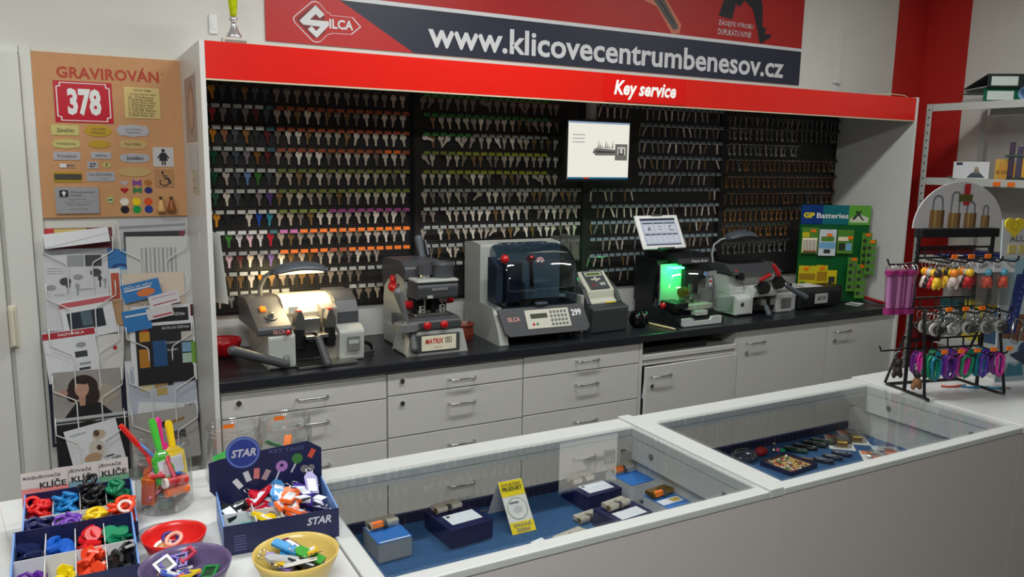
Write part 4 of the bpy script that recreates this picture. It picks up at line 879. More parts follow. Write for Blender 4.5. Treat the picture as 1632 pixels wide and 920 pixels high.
b2 = carton('lock_carton', 'navy lock box with white label between the leftmost box and the folded sign', (.415, -1.285, FL), 5, .125, .145, .048, M_nv, M_nv, LB)
lock_on(b2, 'plain steel door cylinder on the navy box left of the sign', -.012, .042, .048, 3)
b3 = carton('lock_carton', 'navy lock box with white label just right of the folded sign', (.845, -1.275, FL), 4, .125, .125, .046, M_nv, M_nv, LB)
lock_on(b3, 'plain steel door cylinder on the navy box right of the sign', -.015, .034, .046, 2)
b4 = carton('lock_carton', 'white lock box with blue top at the right end of the left counter', (.975, -1.285, FL), 4, .088, .12, .055, mat('white_carton', (206, 208, 212), .5), M_bxb, [([(-.042, .024), (.042, .024), (.042, .055), (-.042, .055)], M_lab)])
lock_on(b4, 'door cylinder with orange sticker on the white and blue box', -.003, .040, .055, 4, sticker=M_orange)
b5 = carton('lock_carton', 'navy lock box with white label at the front right of the left counter', (.825, -1.452, FL), 6, .125, .10, .046, M_nv, M_nv, [([(-.042, -.045), (.048, -.045), (.048, -.002), (-.042, -.002)], M_lab)])
lock_on(b5, 'foremost plain steel door cylinder on the front navy box', -.004, .022, .046, 4)
cyl_lock('cylinder_lock', 'plain steel door cylinder behind the one on the front navy box', (.765, -1.375, FL), 8)
b6 = carton('lock_carton', 'small pale lock box with yellow print at the front right corner', (.975, -1.455, FL), 4, .085, .10, .05, mat('white_carton', (206, 208, 212)), M_bxb, [([(-.04, -.03), (.036, -.03), (.036, .0), (-.04, .0)], M_lab), ([(.0, -.025), (.03, -.025), (.03, -.004), (.0, -.004)], mat('gold_print', (200, 170, 80), .5))])
lock_on(b6, 'brass door cylinder with an orange sticker on the small pale box', -.002, .028, .05, 3, m=mat('lock_brass', (190, 150, 70), .3, .9), sticker=M_orange)
cyl_lock('cylinder_lock', 'long steel door cylinder lying at the front edge beside the sign', (.66, -1.452, FL), 12, L=.085, sticker=mat('salmon_sticker', (214, 160, 140), .5))
o = MB().box(-.02, -.012, 0, .02, .012, .0015, M_lab).cyl((-.014, 0, .0014), (-.014, 0, .002), .004, n=10, m=M_ktxt).tube([(-.014, 0, .003), (-.03, -.01, .005), (-.05, -.012, .002), (-.07, -.006, .002)], .0018, 6, M_black).obj('price_tag', None, None, loc=(.578, -1.430, FL), rot=(R(8), 0, R(15))); tag(o, 'white price tag on a dark string beside the folded sign', 'tag')
# keys on rings behind the boxes
for i, (x, y) in enumerate([(.115, -1.225), (.915, -1.235), (.935, -1.375), (.50, -1.215)]):
    t = thing('key_bunch', ['key bunch behind the leftmost lock box', 'key bunch between the two back right lock boxes', 'key bunch between the front right lock boxes', 'key bunch behind the navy box left of the sign'][i], 'keys', (x, y, FL), 30*i)
    MB().torus((0, 0, .006), .012, .0012, 14, 5, M_steel).obj('ring', t)
    for j in range(3):
        k = bpy.data.objects.new('key', kmesh(0, 'z')); COL.objects.link(k); k.parent = t; k.location = (.012*math.cos(j), .012*math.sin(j), .004+.003*j); k.rotation_euler = (R(-88), 0, R(50*j)); 
# folded tent sign
M_ysign = mat('yellow_sign', (240, 214, 26), .5, var=.03)
t = thing('tent_sign', 'folded yellow and white card sign reading DOPORUCENY PRODUKT', 'sign', (.572, -1.275, FL), 0)
th = math.atan2(.088, .112); hL = .1425
f_ = MB().box(-.036, 0, -hL, .036, .0008, 0).obj('front_flap', t, M_paper, loc=(0, -.0010, .112), rot=(-th, 0, 0))
prints(f_, [(rect(-.036, -.042, .036, 0), M_ysign), (rect(-.036, -hL, .036, -.112), M_ysign), (disc(0, -.077, .030, n=24), mat('green_print', (120, 150, 120), .5)), (disc(0, -.077, .028, n=24), M_paper), (rect(-.020, -.064, .008, -.058), M_gtxt), (disc(0, -.080, .014, .010), mat('pale_grey_print', (196, 198, 198), .5))])
lettering(f_, [('DOPORUČENÝ', -.030, -.015, .030, -.005, M_ktxt, .01), ('PRODUKT', -.030, -.028, .030, -.017, M_ktxt, .03), ('SPRÁVNÉ', -.026, -.125, .026, -.115, M_gtxt, .02), ('ŘEŠENÍ', -.020, -.139, .020, -.127, M_gtxt, .02)], y=-.0022)
MB().box(-.036, -.0008, -.126, .036, 0, 0).obj('rear_flap', t, M_paper, loc=(0, .0010, .112), rot=(R(26), 0, 0))
# ---------------------------------------------------------------- right counter: tray, knives, blister packs
t = thing('trinket_tray', 'shallow navy tray of small colourful pins in the right glass counter', 'tray', (1.575, -1.345, FL), 8)
MB().box(-.07, -.06, 0, .07, .06, .004).box(-.07, -.06, .0045, -.067, .06, .016).box(.067, -.06, .0045, .07, .06, .016).box(-.0665, -.06, .0045, .0665, -.057, .016).box(-.0665, .057, .0045, .0665, .06, .016).obj('tray_body', t, M_nv)
MB().box(-.066, -.056, .0045, .066, .056, .0055).obj('lining', t, mat('tan_card', (190, 150, 90), .6))
rp = random.Random(3); PC = [C(200, 60, 60, .3), C(200, 200, 205, .25, .6), C(60, 130, 80, .3), C(210, 180, 90, .3, .5), C(230, 225, 215, .4), C(120, 90, 70, .4)]
for i in range(26):
    x, y = rp.uniform(-.056, .05), rp.uniform(-.046, .046); r = rp.uniform(.006, .0095)
    o = MB().cyl((0, 0, 0), (0, 0, .003), r, r*.8, 8, PC[i % 6]).ball((0, 0, .005), r*.55, r*.55, .004, 8, 4, PC[(i+2) % 6]).obj('pin_badge', None, None, loc=(1.575+x, -1.345+y, FL+.006+.004*rp.random())); tag(o, 'tiny colourful metal pin badge in the navy tray', 'pin', 'pin badges in the navy tray')
o = MB().ball((0, 0, .02), .055, .04, .02, 12, 6, clear('bag_plastic', (.86, .87, .88))).obj('plastic_bag', None, None, loc=(1.475, -1.245, FL)); tag(o, 'crumpled clear bag in the back left corner of the right glass counter', 'bag')
o = MB().ball((0, 0, .016), .026, .018, .016, 10, 6, mat('red_cloth', (170, 34, 44), .6)).obj('red_pouch', None, None, loc=(1.565, -1.235, FL)); tag(o, 'small red pouch beside the clear bag in the right glass counter', 'pouch')
o = MB().lathe([(.003, 0), (.010, .002), (.010, .006), (.004, .010), (.004, .022), (.008, .028), (.001, .034)], n=10, m=M_steel).obj('figurine', None, None, loc=(1.635, -1.225, FL)); tag(o, 'tiny silver figurine behind the navy tray', 'figurine')
def knife(label, x, y, rz, m, s=1.0):
    t = thing('pocket_knife', label, 'knife', (x, y, FL), rz, 'pocket knives in the right glass counter')
    MB().ball((0, 0, .008), .045*s, .0125*s, .008, 14, 6, m).obj('handle', t)
    MB().box(-.036*s, -.002, .010, .036*s, .002, .0165).obj('folded_blade', t, M_steel, .001)
    MB().cyl((.02*s, 0, .014), (.02*s, 0, .0172), .004, n=10).obj('rivet', t, M_chrome)
Mg = mat('knife_green', (16, 60, 44), .25); Mn = mat('knife_navy', (22, 30, 56), .3); Mb = mat('knife_black', (20, 22, 24), .25)
for i, (x, y, m) in enumerate([(1.70, -1.262, Mg), (1.752, -1.258, Mb), (1.806, -1.252, Mb), (1.852, -1.245, Mg)]): knife('pocket knife in the back row, %s from the navy tray' % ORD[i], x, y, -58, m)
for i, (x, y, m) in enumerate([(1.705, -1.375, Mn), (1.757, -1.368, Mn), (1.812, -1.36, Mn)]): knife('navy pocket knife in the front row, %s from the navy tray' % ORD[i], x, y, -58, m, .8)
o = MB().tube([(1.635+.09*i/8, -1.30-.085*i/8+.012*math.sin(i*.6), FL+.004) for i in range(9)], .004, 6, mat('tan_leather', (140, 96, 60), .5)).obj('leather_strap', None); tag(o, 'thin tan leather strap with a metal end beside the knives', 'strap')
o = MB().torus((0, 0, .003), .010, .0028, 12, 6, mat('mint_plastic', (40, 190, 130), .4)).ball((-.018, .003, .006), .008, m=mat('pink_plastic', (230, 110, 150), .4)).obj('charm', None, None, loc=(1.665, -1.235, FL)); tag(o, 'small mint and pink charm beside the green knife', 'charm')
def blister(label, x, y, rz, m, sticker=True, body='lock'):
    t = thing('blister_pack', label, 'blister pack', (x, y, FL), rz, 'blister packs in the right glass counter'); t.scale = (1.22, 1.22, 1.22)
    MB().box(-.035, -.06, 0, .035, .06, .001, M_paper).box(-.033, .030, .0011, .033, .058, .0013, mat('pale_blue_card', (190, 200, 208), .5)).obj('card', t)
    if sticker: MB().box(-.030, .035, .0014, .0, .055, .002).obj('price_sticker', t, M_orange)
    MB().box(-.016, -.045, .0014, .016, -.012, .018, m).obj('padlock_body', t, None, .004)
    MB().tube([(-.011, -.0125, .010), (-.011, .008, .010), (-.006, .016, .010), (.006, .016, .010), (.011, .008, .010), (.011, -.0125, .010)], .003, 8, M_chrome).obj('shackle', t)
    MB().box(-.026, -.054, .0012, .026, .024, .022, clear('blister_plastic', (.92, .93, .93), .06, .06, .5)).obj('bubble', t, None, .006)
Mbr = mat('lock_brass', (190, 150, 70)); Mor = mat('lock_orange', (206, 96, 40), .4)
blister('padlock blister pack in the back row, right behind the last knife', 1.915, -1.268, -42, Mbr)
blister('padlock blister pack in the back row, at the right end', 2.004, -1.255, -38, Mbr, True)
blister('orange padlock blister pack at the front edge, left one', 1.890, -1.435, -42, Mor, True)
blister('orange padlock blister pack at the front edge, middle one', 1.975, -1.420, -40, Mor, False)

# ================================================================== things on the white desk
DZ = ZC
M_bxnavy = mat('display_box_navy', (24, 30, 72), .45, var=.08); M_bxedge = mat('display_box_light_blue', (110, 150, 214), .5); M_div = mat('card_divider', (206, 206, 210), .6)
ring_mats = {}
def pm(c): return C(c[0], c[1], c[2], .3)
def cap_mesh(kind, m, cache={}):
    k = (kind, m.name)
    if k not in cache:
        mb = MB()
        if kind == 0: mb.torus((0, 0, 0), .0128, .0045, 14, 6, m)
        elif kind == 1: mb.cyl((0, 0, -.003), (0, 0, .003), .0145, n=14, m=m, smooth=False).cyl((0, .006, -.0027), (0, .006, .0027), .0025, n=8, m=M_black)
        else: mb.prism([(-.012, -.008), (.012, -.008), (.014, 0), (.010, .010), (-.010, .010), (-.014, 0)], -.003, .003, 'y', m)
        cache[k] = mb.mesh('key_cap')
    return cache[k]
rc = random.Random(21)
CW, CD, CH = .205, .183, .058
def cap_box(label, loc, rz, rowsc, kinds, fill, tiername):
    t = thing('key_cap_box', label, 'box', loc, rz); h = CH
    MB().box(-CW/2, 0, 0, CW/2, CD, .004, M_bxnavy).box(-CW/2, 0, .0042, CW/2, .003, h-.014, M_bxnavy).box(-CW/2, CD-.003, .0042, CW/2, CD, h+.012, M_bxnavy).obj('tray', t)
    for s in (-1, 1): MB().prism([(.0032, .0042), (.0032, h-.014), (CD-.0032, h+.012), (CD-.0032, .0042)], s*(CW/2-.003), s*CW/2, 'x', M_bxedge).obj('side_wall', t)
    MB().prism([(CD/2-.001, .0042), (CD/2-.001, h-.006), (CD/2+.001, h-.006), (CD/2+.001, .0042)], -CW/2+.0032, CW/2-.0032, 'x', M_div).obj('divider', t)
    M4 = Matrix.Translation(loc) @ Matrix.Rotation(R(rz), 4, 'Z')
    cw = (CW-.0064)/4
    for r in range(2):
        y0 = .0035 + (1-r)*(CD/2-.002); y1 = y0 + CD/2 - .005
        for c in range(4):
            x0 = -CW/2+.0032+c*cw
            if c: MB().box(x0-.0008, y0, .0042, x0+.0008, y1, h-.010+.010*(1-r), M_div).obj('divider', t)
            name, colr = rowsc[r][c]; m = pm(colr); kd = kinds[r]
            n, top = fill[r][c]
            for i in range(n):
                u = (i+.5)/n; px = x0+cw*.5+rc.uniform(-.5, .5)*cw*.62; py = (y0+y1)/2+rc.uniform(-.5, .5)*(y1-y0)*.74; pz = .010 + (top-.012)*(u**.8) + rc.uniform(0, .004)
                o = bpy.data.objects.new('key_marker', cap_mesh(kd if rc.random() < .85 else 2 if kd else 0, m)); COL.objects.link(o)
                o.location = M4 @ Vector((px, py, pz)); o.rotation_euler = (R(rc.uniform(-38, 50)), R(rc.uniform(-35, 35)), R(rc.uniform(0, 180)))
                tag(o, '%s plastic key marker heaped in the %s compartment of the %s box' % (name, ['back', 'front'][r]+' '+['first', 'second', 'third', 'fourth'][c], tiername), 'key marker', '%s key caps in the %s box' % (name, tiername))
    return t
cap_box('navy key cap box with light blue sides, the rear one of the pair', (-.450, -1.372, DZ), 0, [[('red', (214, 24, 26)), ('light blue', (24, 122, 190)), ('black', (20, 20, 22)), ('green', (12, 124, 84))], [('navy', (20, 26, 78)), ('purple', (112, 64, 176)), ('yellow', (232, 196, 24)), ('orange', (232, 66, 30))]], [0, 0], [[(17, .064), (17, .068), (20, .086), (17, .082)], [(18, .056), (14, .052), (17, .064), (18, .070)]], 'rear')
o = MB().torus((0, 0, 0), .0125, .0035, 18, 6, mat('pale_pink_plastic', (240, 206, 200), .3)).obj('key_marker', None, None, loc=(-.368, -1.345, DZ+.070), rot=(R(35), R(10), 0)); tag(o, 'single pale pink key cap lying on the orange ones', 'key marker', 'loose key caps')
cap_box('navy key cap box with light blue sides, the front one of the pair', (-.460, -1.562, DZ), 0, [[('navy', (20, 30, 74)), ('blue', (20, 90, 190)), ('red', (206, 22, 30)), ('green', (14, 130, 88))], [('violet', (92, 34, 140)), ('lemon yellow', (232, 206, 20)), ('orange red', (236, 70, 34)), ('black', (26, 26, 28))]], [1, 2], [[(14, .050), (14, .052), (13, .056), (14, .056)], [(9, .028), (9, .028), (17, .054), (17, .056)]], 'front')
# printed cards behind
for i, (x, colr) in enumerate([(-.515, (226, 130, 130)), (-.455, (120, 160, 178)), (-.395, (110, 160, 130))]):
    s = sheet('printed_card', .088, .105, mat('card_tint_%d' % i, colr, .6, var=.1), (x, -1.172+.006*i, DZ+.001), (R(-8), 0, R(-2)), t=.001, pr=[(rect(-.044, .07, .044, .105), mat('card_pale_%d' % i, (206, 198, 196), .6))],
              tx=[('ROZLIŠOVAČE', -.040, .090, .030, .098, M_ktxt, .02), ('KLÍČE', -.010, .068, .040, .085, M_ktxt, .03)], label=['pink tinted card reading KLICE behind the rear key cap box', 'blue tinted card reading KLICE behind the rear key cap box', 'green tinted card reading KLICE behind the rear key cap box'][i], cat='card', group='printed cards behind the key caps')
s = sheet('printed_card', .16, .075, mat('cream_card', (214, 202, 190), .6), (-.577, -1.30, DZ+.001), (R(6), 0, R(-82)), t=.001, label='cream card standing along the left side of the key cap boxes', cat='card')
# clear pot at far left with brass bits
t = thing('brass_parts_pot', 'pot of small brass parts at the far left edge of the desk', 'pot', (-.655, -1.36, DZ))
MB().lathe([(.001, .001), (.045, .001), (.048, .05), (.046, .05), (.043, .004), (.001, .004)], n=18).obj('pot', t, clear('clear_pot', (.85, .80, .70), .08, .05, .5))
for i in range(9): MB().ball((rc.uniform(-.025, .025), rc.uniform(-.025, .025), .012+.004*i), .011, .011, .008, 8, 5).obj('brass_part', t, mat('brass', (170, 130, 60)))
# ---------------------------------------------------------------- clear plastic jars
M_jar = clear('jar_plastic', (.90, .91, .91), .05, .05, .55)
def jar(label, loc, r, h, neck, rz=0):
    t = thing('plastic_jar', label, 'jar', loc, rz)
    pr_ = [(.001, .003), (r*.9, .003), (r, .014), (r, h*.74), (r*.97, h*.80), (neck, h*.86), (neck, h*.885), (neck*1.05, h*.895), (neck*1.05, h*.915), (neck, h*.925), (neck, h*.95), (neck*1.05, h*.96), (neck*1.04, h)]
    MB().lathe(pr_, n=32).obj('jar_wall', t, M_jar)
    return t
t = jar('open clear jar of coloured key clips and fobs behind the purple bowl', (-.283, -1.215, DZ), .060, .158, .056)
JC = [(224, 90, 30), (214, 40, 60), (40, 150, 70), (244, 200, 40), (240, 130, 150), (40, 110, 190)]
for i in range(34):
    a = rc.uniform(0, 6.28); q = .030*math.sqrt(rc.random()); z = .012 + .0027*i
    m = pm(JC[i % 6] if i > 6 else [(20, 70, 40), (30, 40, 60), (90, 40, 30)][i % 3])
    o = MB().box(-.024, -.013, -.004, .024, .013, .004, m).cyl((-.030, 0, 0), (-.020, 0, 0), .007, n=8, m=m).obj('key_fob', None, None, .002, loc=(-.283+q*math.cos(a), -1.215+q*math.sin(a), DZ+z), rot=(rc.uniform(-1.2, 1.2), rc.uniform(-1.2, 1.2), a)); tag(o, 'coloured plastic key fob inside the clear jar', 'key fob', 'key fobs in the clear jar')
def paddle(label, colr, base, top, inset_):
    d = (Vector(top)-Vector(base)); L = d.length; t = thing('clip_paddle', label, 'key fob', base, 0, 'long handled fobs in the clear jar'); t.rotation_mode = 'QUATERNION'; t.rotation_quaternion = d.to_track_quat('Z', 'Y')
    m = pm(colr)
    MB().prism([(-.006, .07), (.006, .07), (.0075, L-.008), (.004, L), (-.004, L), (-.0075, L-.008)], -.0035, .0035, 'y', m).obj('handle', t, None, .002)
    MB().prism([(-.024, 0), (.024, 0), (.024, .055), (.008, .070), (-.008, .070), (-.024, .055)], -.004, .004, 'y', m).obj('blade', t, None, .002)
    MB().box(-.016, -.0050, .01, .016, .0050, .048, M_lab).obj('paper_inset', t)
J = Vector((-.283, -1.215, DZ))
o = MB().box(-.014, -.010, 0, .014, .010, .062, pm((224, 104, 36))).cyl((0, 0, .062), (0, 0, .068), .007, n=10, m=pm((224, 104, 36))).obj('key_case', None, None, .004, loc=J+Vector((-.034, -.022, .022)), rot=(R(4), R(5), R(-25))); tag(o, 'tall orange key case inside the clear jar', 'key case')
o = MB().cyl((-.026, 0, 0), (.026, 0, 0), .011, n=14, m=pm((206, 48, 40))).cyl((-.027, 0, 0), (-.020, 0, 0), .0115, n=14, m=pm((240, 226, 220))).obj('key_roll', None, None, .001, loc=J+Vector((.020, -.042, .072)), rot=(0, R(4), R(22))); tag(o, 'red roll with pale end lying high inside the clear jar', 'key fob')
o = MB().cyl((-.026, 0, 0), (.026, 0, 0), .010, n=14, m=pm((232, 110, 40))).obj('key_roll', None, None, .001, loc=J+Vector((.022, -.043, .050)), rot=(0, R(2), R(22))); tag(o, 'orange roll under the red one inside the clear jar', 'key fob')
paddle('green long handled fob sticking up from the clear jar', (70, 190, 60), J+Vector((.004, -.030, .070)), J+Vector((-.018, .0, .208)), 1)
paddle('yellow long handled fob sticking up from the clear jar', (244, 206, 20), J+Vector((.028, -.010, .070)), J+Vector((.016, .012, .196)), 1)
paddle('magenta long handled fob sticking up from the clear jar', (236, 40, 150), J+Vector((.004, .015, .075)), J+Vector((-.004, .020, .203)), 1)
paddle('red long handled fob leaning out to the left of the clear jar', (214, 24, 24), J+Vector((.010, .010, .060)), J+Vector((-.080, .030, .195)), 1)
paddle('blue long handled fob lying along the rim of the clear jar', (60, 150, 220), J+Vector((.030, .020, .055)), J+Vector((-.050, .030, .150)), 1)
for i, (x, y, lab) in enumerate([(-.118, -1.135, 'open empty clear jar behind the star box, left of the pair'), (.008, -1.125, 'open empty clear jar behind the star box, right of the pair')]):
    t = jar(lab, (x, y, DZ), .066, .145, .060)
    st = MB().box(-.013, -.001, -.005, .013, .001, .005).obj('price_sticker', t, M_orange, loc=(.0, .061, .120))
    for j in range(7):
        a = rc.uniform(0, 6.28); m = pm([(60, 180, 70), (240, 120, 30), (50, 120, 60), (214, 60, 60), (240, 150, 90)][(i+j) % 5])
        o = MB().box(-.02, -.010, -.003, .02, .010, .003, m).obj('key_fob', None, None, .002, loc=(x+.03*math.cos(a), y+.03*math.sin(a), DZ+.014+.010*j), rot=(rc.uniform(-1, 1), rc.uniform(-1, 1), a)); tag(o, 'coloured plastic key fob at the bottom of the %s jar behind the star box' % ['left', 'right'][i], 'key fob', 'key fobs in the %s back jar' % ['left', 'right'][i])
# ---------------------------------------------------------------- star display box
SX, SY = -.090, -1.525
t = thing('key_tag_box', 'navy key tag display box with a raised printed back reading STAR', 'box', (SX, SY, DZ), -4)
bw, bd_, bh = .228, .175, .062
MB().box(-bw/2, 0, 0, bw/2, bd_, .004, M_bxnavy).box(-bw/2, 0, .0042, bw/2, .003, bh, M_bxnavy).obj('tray', t)
for s in (-1, 1): MB().prism([(.0032, .0042), (.0032, bh), (bd_-.0032, bh+.005), (bd_-.0032, .0042)], s*(bw/2-.003), s*bw/2, 'x', M_bxedge).obj('side_wall', t)
bk = MB().prism([(-bw/2, .0042), (bw/2, .0042), (bw/2, .135), (bw/2-.03, .155), (-.005, .148), (-.105, .138), (-bw/2-.012, .132), (-bw/2-.012, .07), (-bw/2, .055)], bd_-.0028, bd_, 'y', M_bxnavy).obj('back_card', t)
ds = MB().prism(disc(-.055, .148, .036, n=28), bd_-.005, bd_-.003, 'y', mat('star_blue', (58, 82, 160), .45)).obj('round_badge', bk)
prints(ds, [(disc(-.055, .148, .033, n=28), mat('star_pale', (120, 140, 200), .45)), (disc(-.055, .148, .031, n=28), mat('star_dark', (40, 60, 140), .45))], y0=bd_-.0054)
M_sv = mat('silver_print', (196, 196, 210), .4)
lettering(ds, [('STAR', -.080, .139, -.028, .157, M_sv, .03, .25)], y=bd_-.0062)
lettering(bk, [('KEY TAGS', .0, .138, .075, .146, mat('dim_print', (86, 92, 140), .5), .01)], y=bd_-.0034)
tg = []
for i, (x, z, a, m) in enumerate([(-.068, .078, 35, (220, 220, 226)), (-.048, .092, 18, (200, 204, 214)), (-.028, .096, -5, (206, 120, 120)), (-.008, .090, -28, (170, 150, 160))]):
    ca, sa = math.cos(R(a)), math.sin(R(a)); tg.append(([(x+p*ca-q*sa, z+p*sa+q*ca) for p, q in ((-.006, -.012), (.006, -.012), (.006, .012), (-.006, .012))], pm(m)))
tg += [(disc(.026, .105, .013), pm((170, 120, 190))), (disc(.026, .107, .004), M_bxnavy), (disc(.060, .118, .012), pm((60, 120, 60))), ([(.008, .070), (.012, .070), (.022, .094), (.018, .095)], M_sv), ([(.044, .088), (.048, .087), (.058, .106), (.054, .107)], M_sv), ([(.082, .120), (.092, .114), (.102, .132), (.092, .138)], pm((206, 80, 60))), (disc(.075, .092, .009), M_gtxt), (disc(.090, .092, .008), M_gtxt)]
prints(bk, tg, y0=bd_-.0034)
lettering(t, [('STAR', .048, .035, .098, .052, M_sv, .03, .25)], y=-.0006)
prints(t, [(rect(-.095+.0, .008+.006*i, -.072, .010+.006*i), mat('dim_print', (86, 92, 140))) for i in range(6)], name='small_print')
for x0, y0, x1, y1 in ((-.048, .0032, -.046, bd_-.004), (.005, .0032, .007, .08), (-bw/2+.0032, .085, -.0485, .087), (-.0455, .085, .05, .087)): MB().box(x0, y0, .0042, x1, y1, .05, M_div).obj('divider', t)
def ktag(m, cache={}):
    if m.name not in cache:
        mb = MB(); mb.prism([(-.010, -.022), (.010, -.022), (.0115, .012), (.004, .024), (-.004, .024), (-.0115, .012)], -.0025, .0025, 'y', m).box(-.0075, -.0031, -.018, .0075, -.0026, .008, M_lab).torus((0, 0, .027), .006, .0008, 10, 4, M_chrome, 'y')
        cache[m.name] = mb.mesh('key_tag')
    return cache[m.name]
M4 = Matrix.Translation((SX, SY, DZ)) @ Matrix.Rotation(R(-4), 4, 'Z')
for name, colr, x0, x1, y0, y1, top, n, g in [('black', (22, 22, 26), -.108, -.052, .092, .165, .050, 9, 'back left'), ('red', (196, 20, 44), -.042, -.008, .092, .165, .066, 8, 'back'), ('sky blue', (84, 160, 226), .0, .035, .10, .16, .074, 6, 'back'), ('violet', (66, 42, 140), .045, .10, .08, .165, .085, 10, 'back right'), ('teal green', (14, 150, 124), -.108, -.052, .026, .072, .030, 8, 'front left'), ('yellow', (228, 198, 20), -.042, -.002, .024, .072, .046, 8, 'front'), ('orange', (250, 112, 48), -.005, .055, .03, .10, .082, 9, 'middle'), ('navy', (24, 26, 74), .06, .100, .026, .085, .045, 8, 'front right')]:
    for i in range(n):
        o = bpy.data.objects.new('key_tag', ktag(pm(colr))); COL.objects.link(o); o.scale = (1.3, 1.3, 1.3)
        u = i/n; o.location = M4 @ Vector((rc.uniform(x0+.012, x1-.012) if x1-x0 > .03 else (x0+x1)/2, rc.uniform(y0+.012, y1-.012), .012+(top-.014)*u)); o.rotation_euler = (R(rc.uniform(-110, -55)), R(rc.uniform(-25, 25)), R(rc.uniform(-70, 70)))
        tag(o, '%s plastic key tag in the %s part of the star box' % (name, g), 'key tag', '%s key tags in the star box' % name)
for i, (x, y, z) in enumerate([(.045, .085, .088), (.048, .045, .080), (.085, .05, .07)]):
    o = MB().box(-.014, -.010, -.001, .014, .010, .001).obj('paper_label', None, M_lab, loc=M4 @ Vector((x, y, z)), rot=(R(-20+15*i), R(10), R(25*i))); tag(o, 'loose white paper label on the orange key tags, %s' % ['rear one', 'front one', 'one nearest the navy tags'][i], 'paper', 'loose labels in the star box')
# ---------------------------------------------------------------- bowls
def bowl(label, loc, r, h, colr, base=.45, sticker=None):
    t = thing('plastic_bowl', label, 'bowl', loc); m = pm(colr)
    MB().lathe([(.001, 0), (r*base, 0), (r*.80, h*.40), (r*.96, h*.85), (r, h), (r*.965, h), (r*.92, h*.82), (r*.74, h*.38), (r*base*.9, .004), (.001, .004)], n=40).obj('bowl_wall', t, m)
    for i, (a, z) in enumerate(sticker or []):
        rr = r*(.945 if z > .7 else .80); MB().box(-.010, -.0012, -.008, .010, .0002, .008).obj('price_sticker', t, M_orange, loc=(rr*math.cos(R(a)), rr*math.sin(R(a)), h*z), rot=(R(-18), 0, R(a-90)))
    return t
bowl('yellow plastic bowl of mixed key tags in front of the star box', (-.103, -1.688, DZ), .078, .068, (212, 184, 100), .5, [(122, .80)])
bowl('purple plastic bowl of square key caps, left of the yellow bowl', (-.288, -1.645, DZ), .078, .068, (98, 84, 122), .5, [(62, .82)])
bowl('red plastic bowl half hidden behind the purple bowl', (-.290, -1.478, DZ), .060, .052, (214, 34, 30), .5)
bowl('crimson plastic bowl at the bottom edge of the desk, before the key cap boxes', (-.440, -1.80, DZ), .075, .060, (170, 40, 60), .5, [(70, .86)])
def in_bowl(name, label, mb, cx, cy, r, z, rot, cat, group):
    a = rc.uniform(0, 6.28); q = r*math.sqrt(rc.random()); o = mb.obj(name, None, None, .001, loc=(cx+q*math.cos(a), cy+q*math.sin(a), DZ+z), rot=rot); o.scale = (1.2, 1.2, 1.2); tag(o, label, cat, group); return o
def square_ring(m, m2):
    mb = MB(); s = .0125
    for k in range(4):
        mb.M = Matrix.Rotation(R(90*k), 4, 'Z'); mb.box(-s, -s, -.002, s-.004, -s+.004, .002, m)
    mb.M = Matrix.Identity(4); mb.box(-s+.0042, -s+.0042, -.0015, s-.0042, s-.0042, -.0005, m2); return mb
SQ = [(80, 64, 160), (236, 236, 240), (200, 60, 90), (34, 120, 60), (230, 200, 40), (60, 90, 190), (90, 70, 150)]
SN = ['violet', 'white', 'rose', 'green', 'yellow', 'blue', 'lilac']
for i in range(24):
    k = i % 7; in_bowl('square_key_marker', '%s square key cap in the purple bowl' % SN[k], square_ring(pm(SQ[k]), pm(tuple(int(v*.5) for v in SQ[k]))), -.288, -1.645,   .040, .022+.0020*i, (R(rc.uniform(-30, 30)), R(rc.uniform(-30, 30)), rc.uniform(0, 3)), 'key marker', '%s square key caps in the purple bowl' % SN[k])
YC = [('yellow', (232, 190, 20)), ('sky blue', (50, 140, 200)), ('black', (26, 28, 34)), ('lilac', (130, 110, 190)), ('white', (226, 226, 226)), ('plum', (90, 30, 80)), ('green', (60, 150, 50)), ('silver', (170, 172, 176))]
for i in range(26):
    nm, c_ = YC[i % 8]; mb = MB(); mb.prism([(-.024, -.007), (.020, -.008), (.026, 0), (.020, .008), (-.024, .007)], -.0025, .0025, 'z', pm(c_)).box(-.018, -.0045, .0026, .010, .0045, .0030, M_lab if i % 3 == 0 else pm(c_)).torus((.030, 0, 0), .006, .0008, 10, 4, M_chrome)
    in_bowl('key_tag', '%s narrow key tag in the yellow bowl' % nm, mb, -.103, -1.688, .038, .022+.0018*i, (R(rc.uniform(-25, 25)), R(rc.uniform(-25, 25)), rc.uniform(0, 6.28)), 'key tag', '%s key tags in the yellow bowl' % nm)
for i, c_ in enumerate([(236, 200, 180), (244, 200, 60), (240, 240, 240), (60, 40, 120), (230, 170, 150)]):
    in_bowl('key_marker', '%s key cap ring in the red bowl' % ['cream', 'yellow', 'white', 'indigo', 'peach'][i], MB().torus((0, 0, 0), .012, .0035, 16, 6, pm(c_)), -.290, -1.478, .034, .014+.007*i, (R(rc.uniform(-20, 20)), R(rc.uniform(-20, 20)), 0), 'key marker', 'key caps in the red bowl')
o = MB().ball((0, 0, .014), .045, .03, .014, 12, 6, clear('bag_plastic', (.86, .87, .88))).box(-.02, -.008, .004, .015, .008, .012, pm((200, 170, 150))).obj('plastic_bag', None, None, loc=(-.315, -1.375, DZ), rot=(0, 0, R(20))); tag(o, 'crumpled clear bag lying before the clear jar', 'bag')
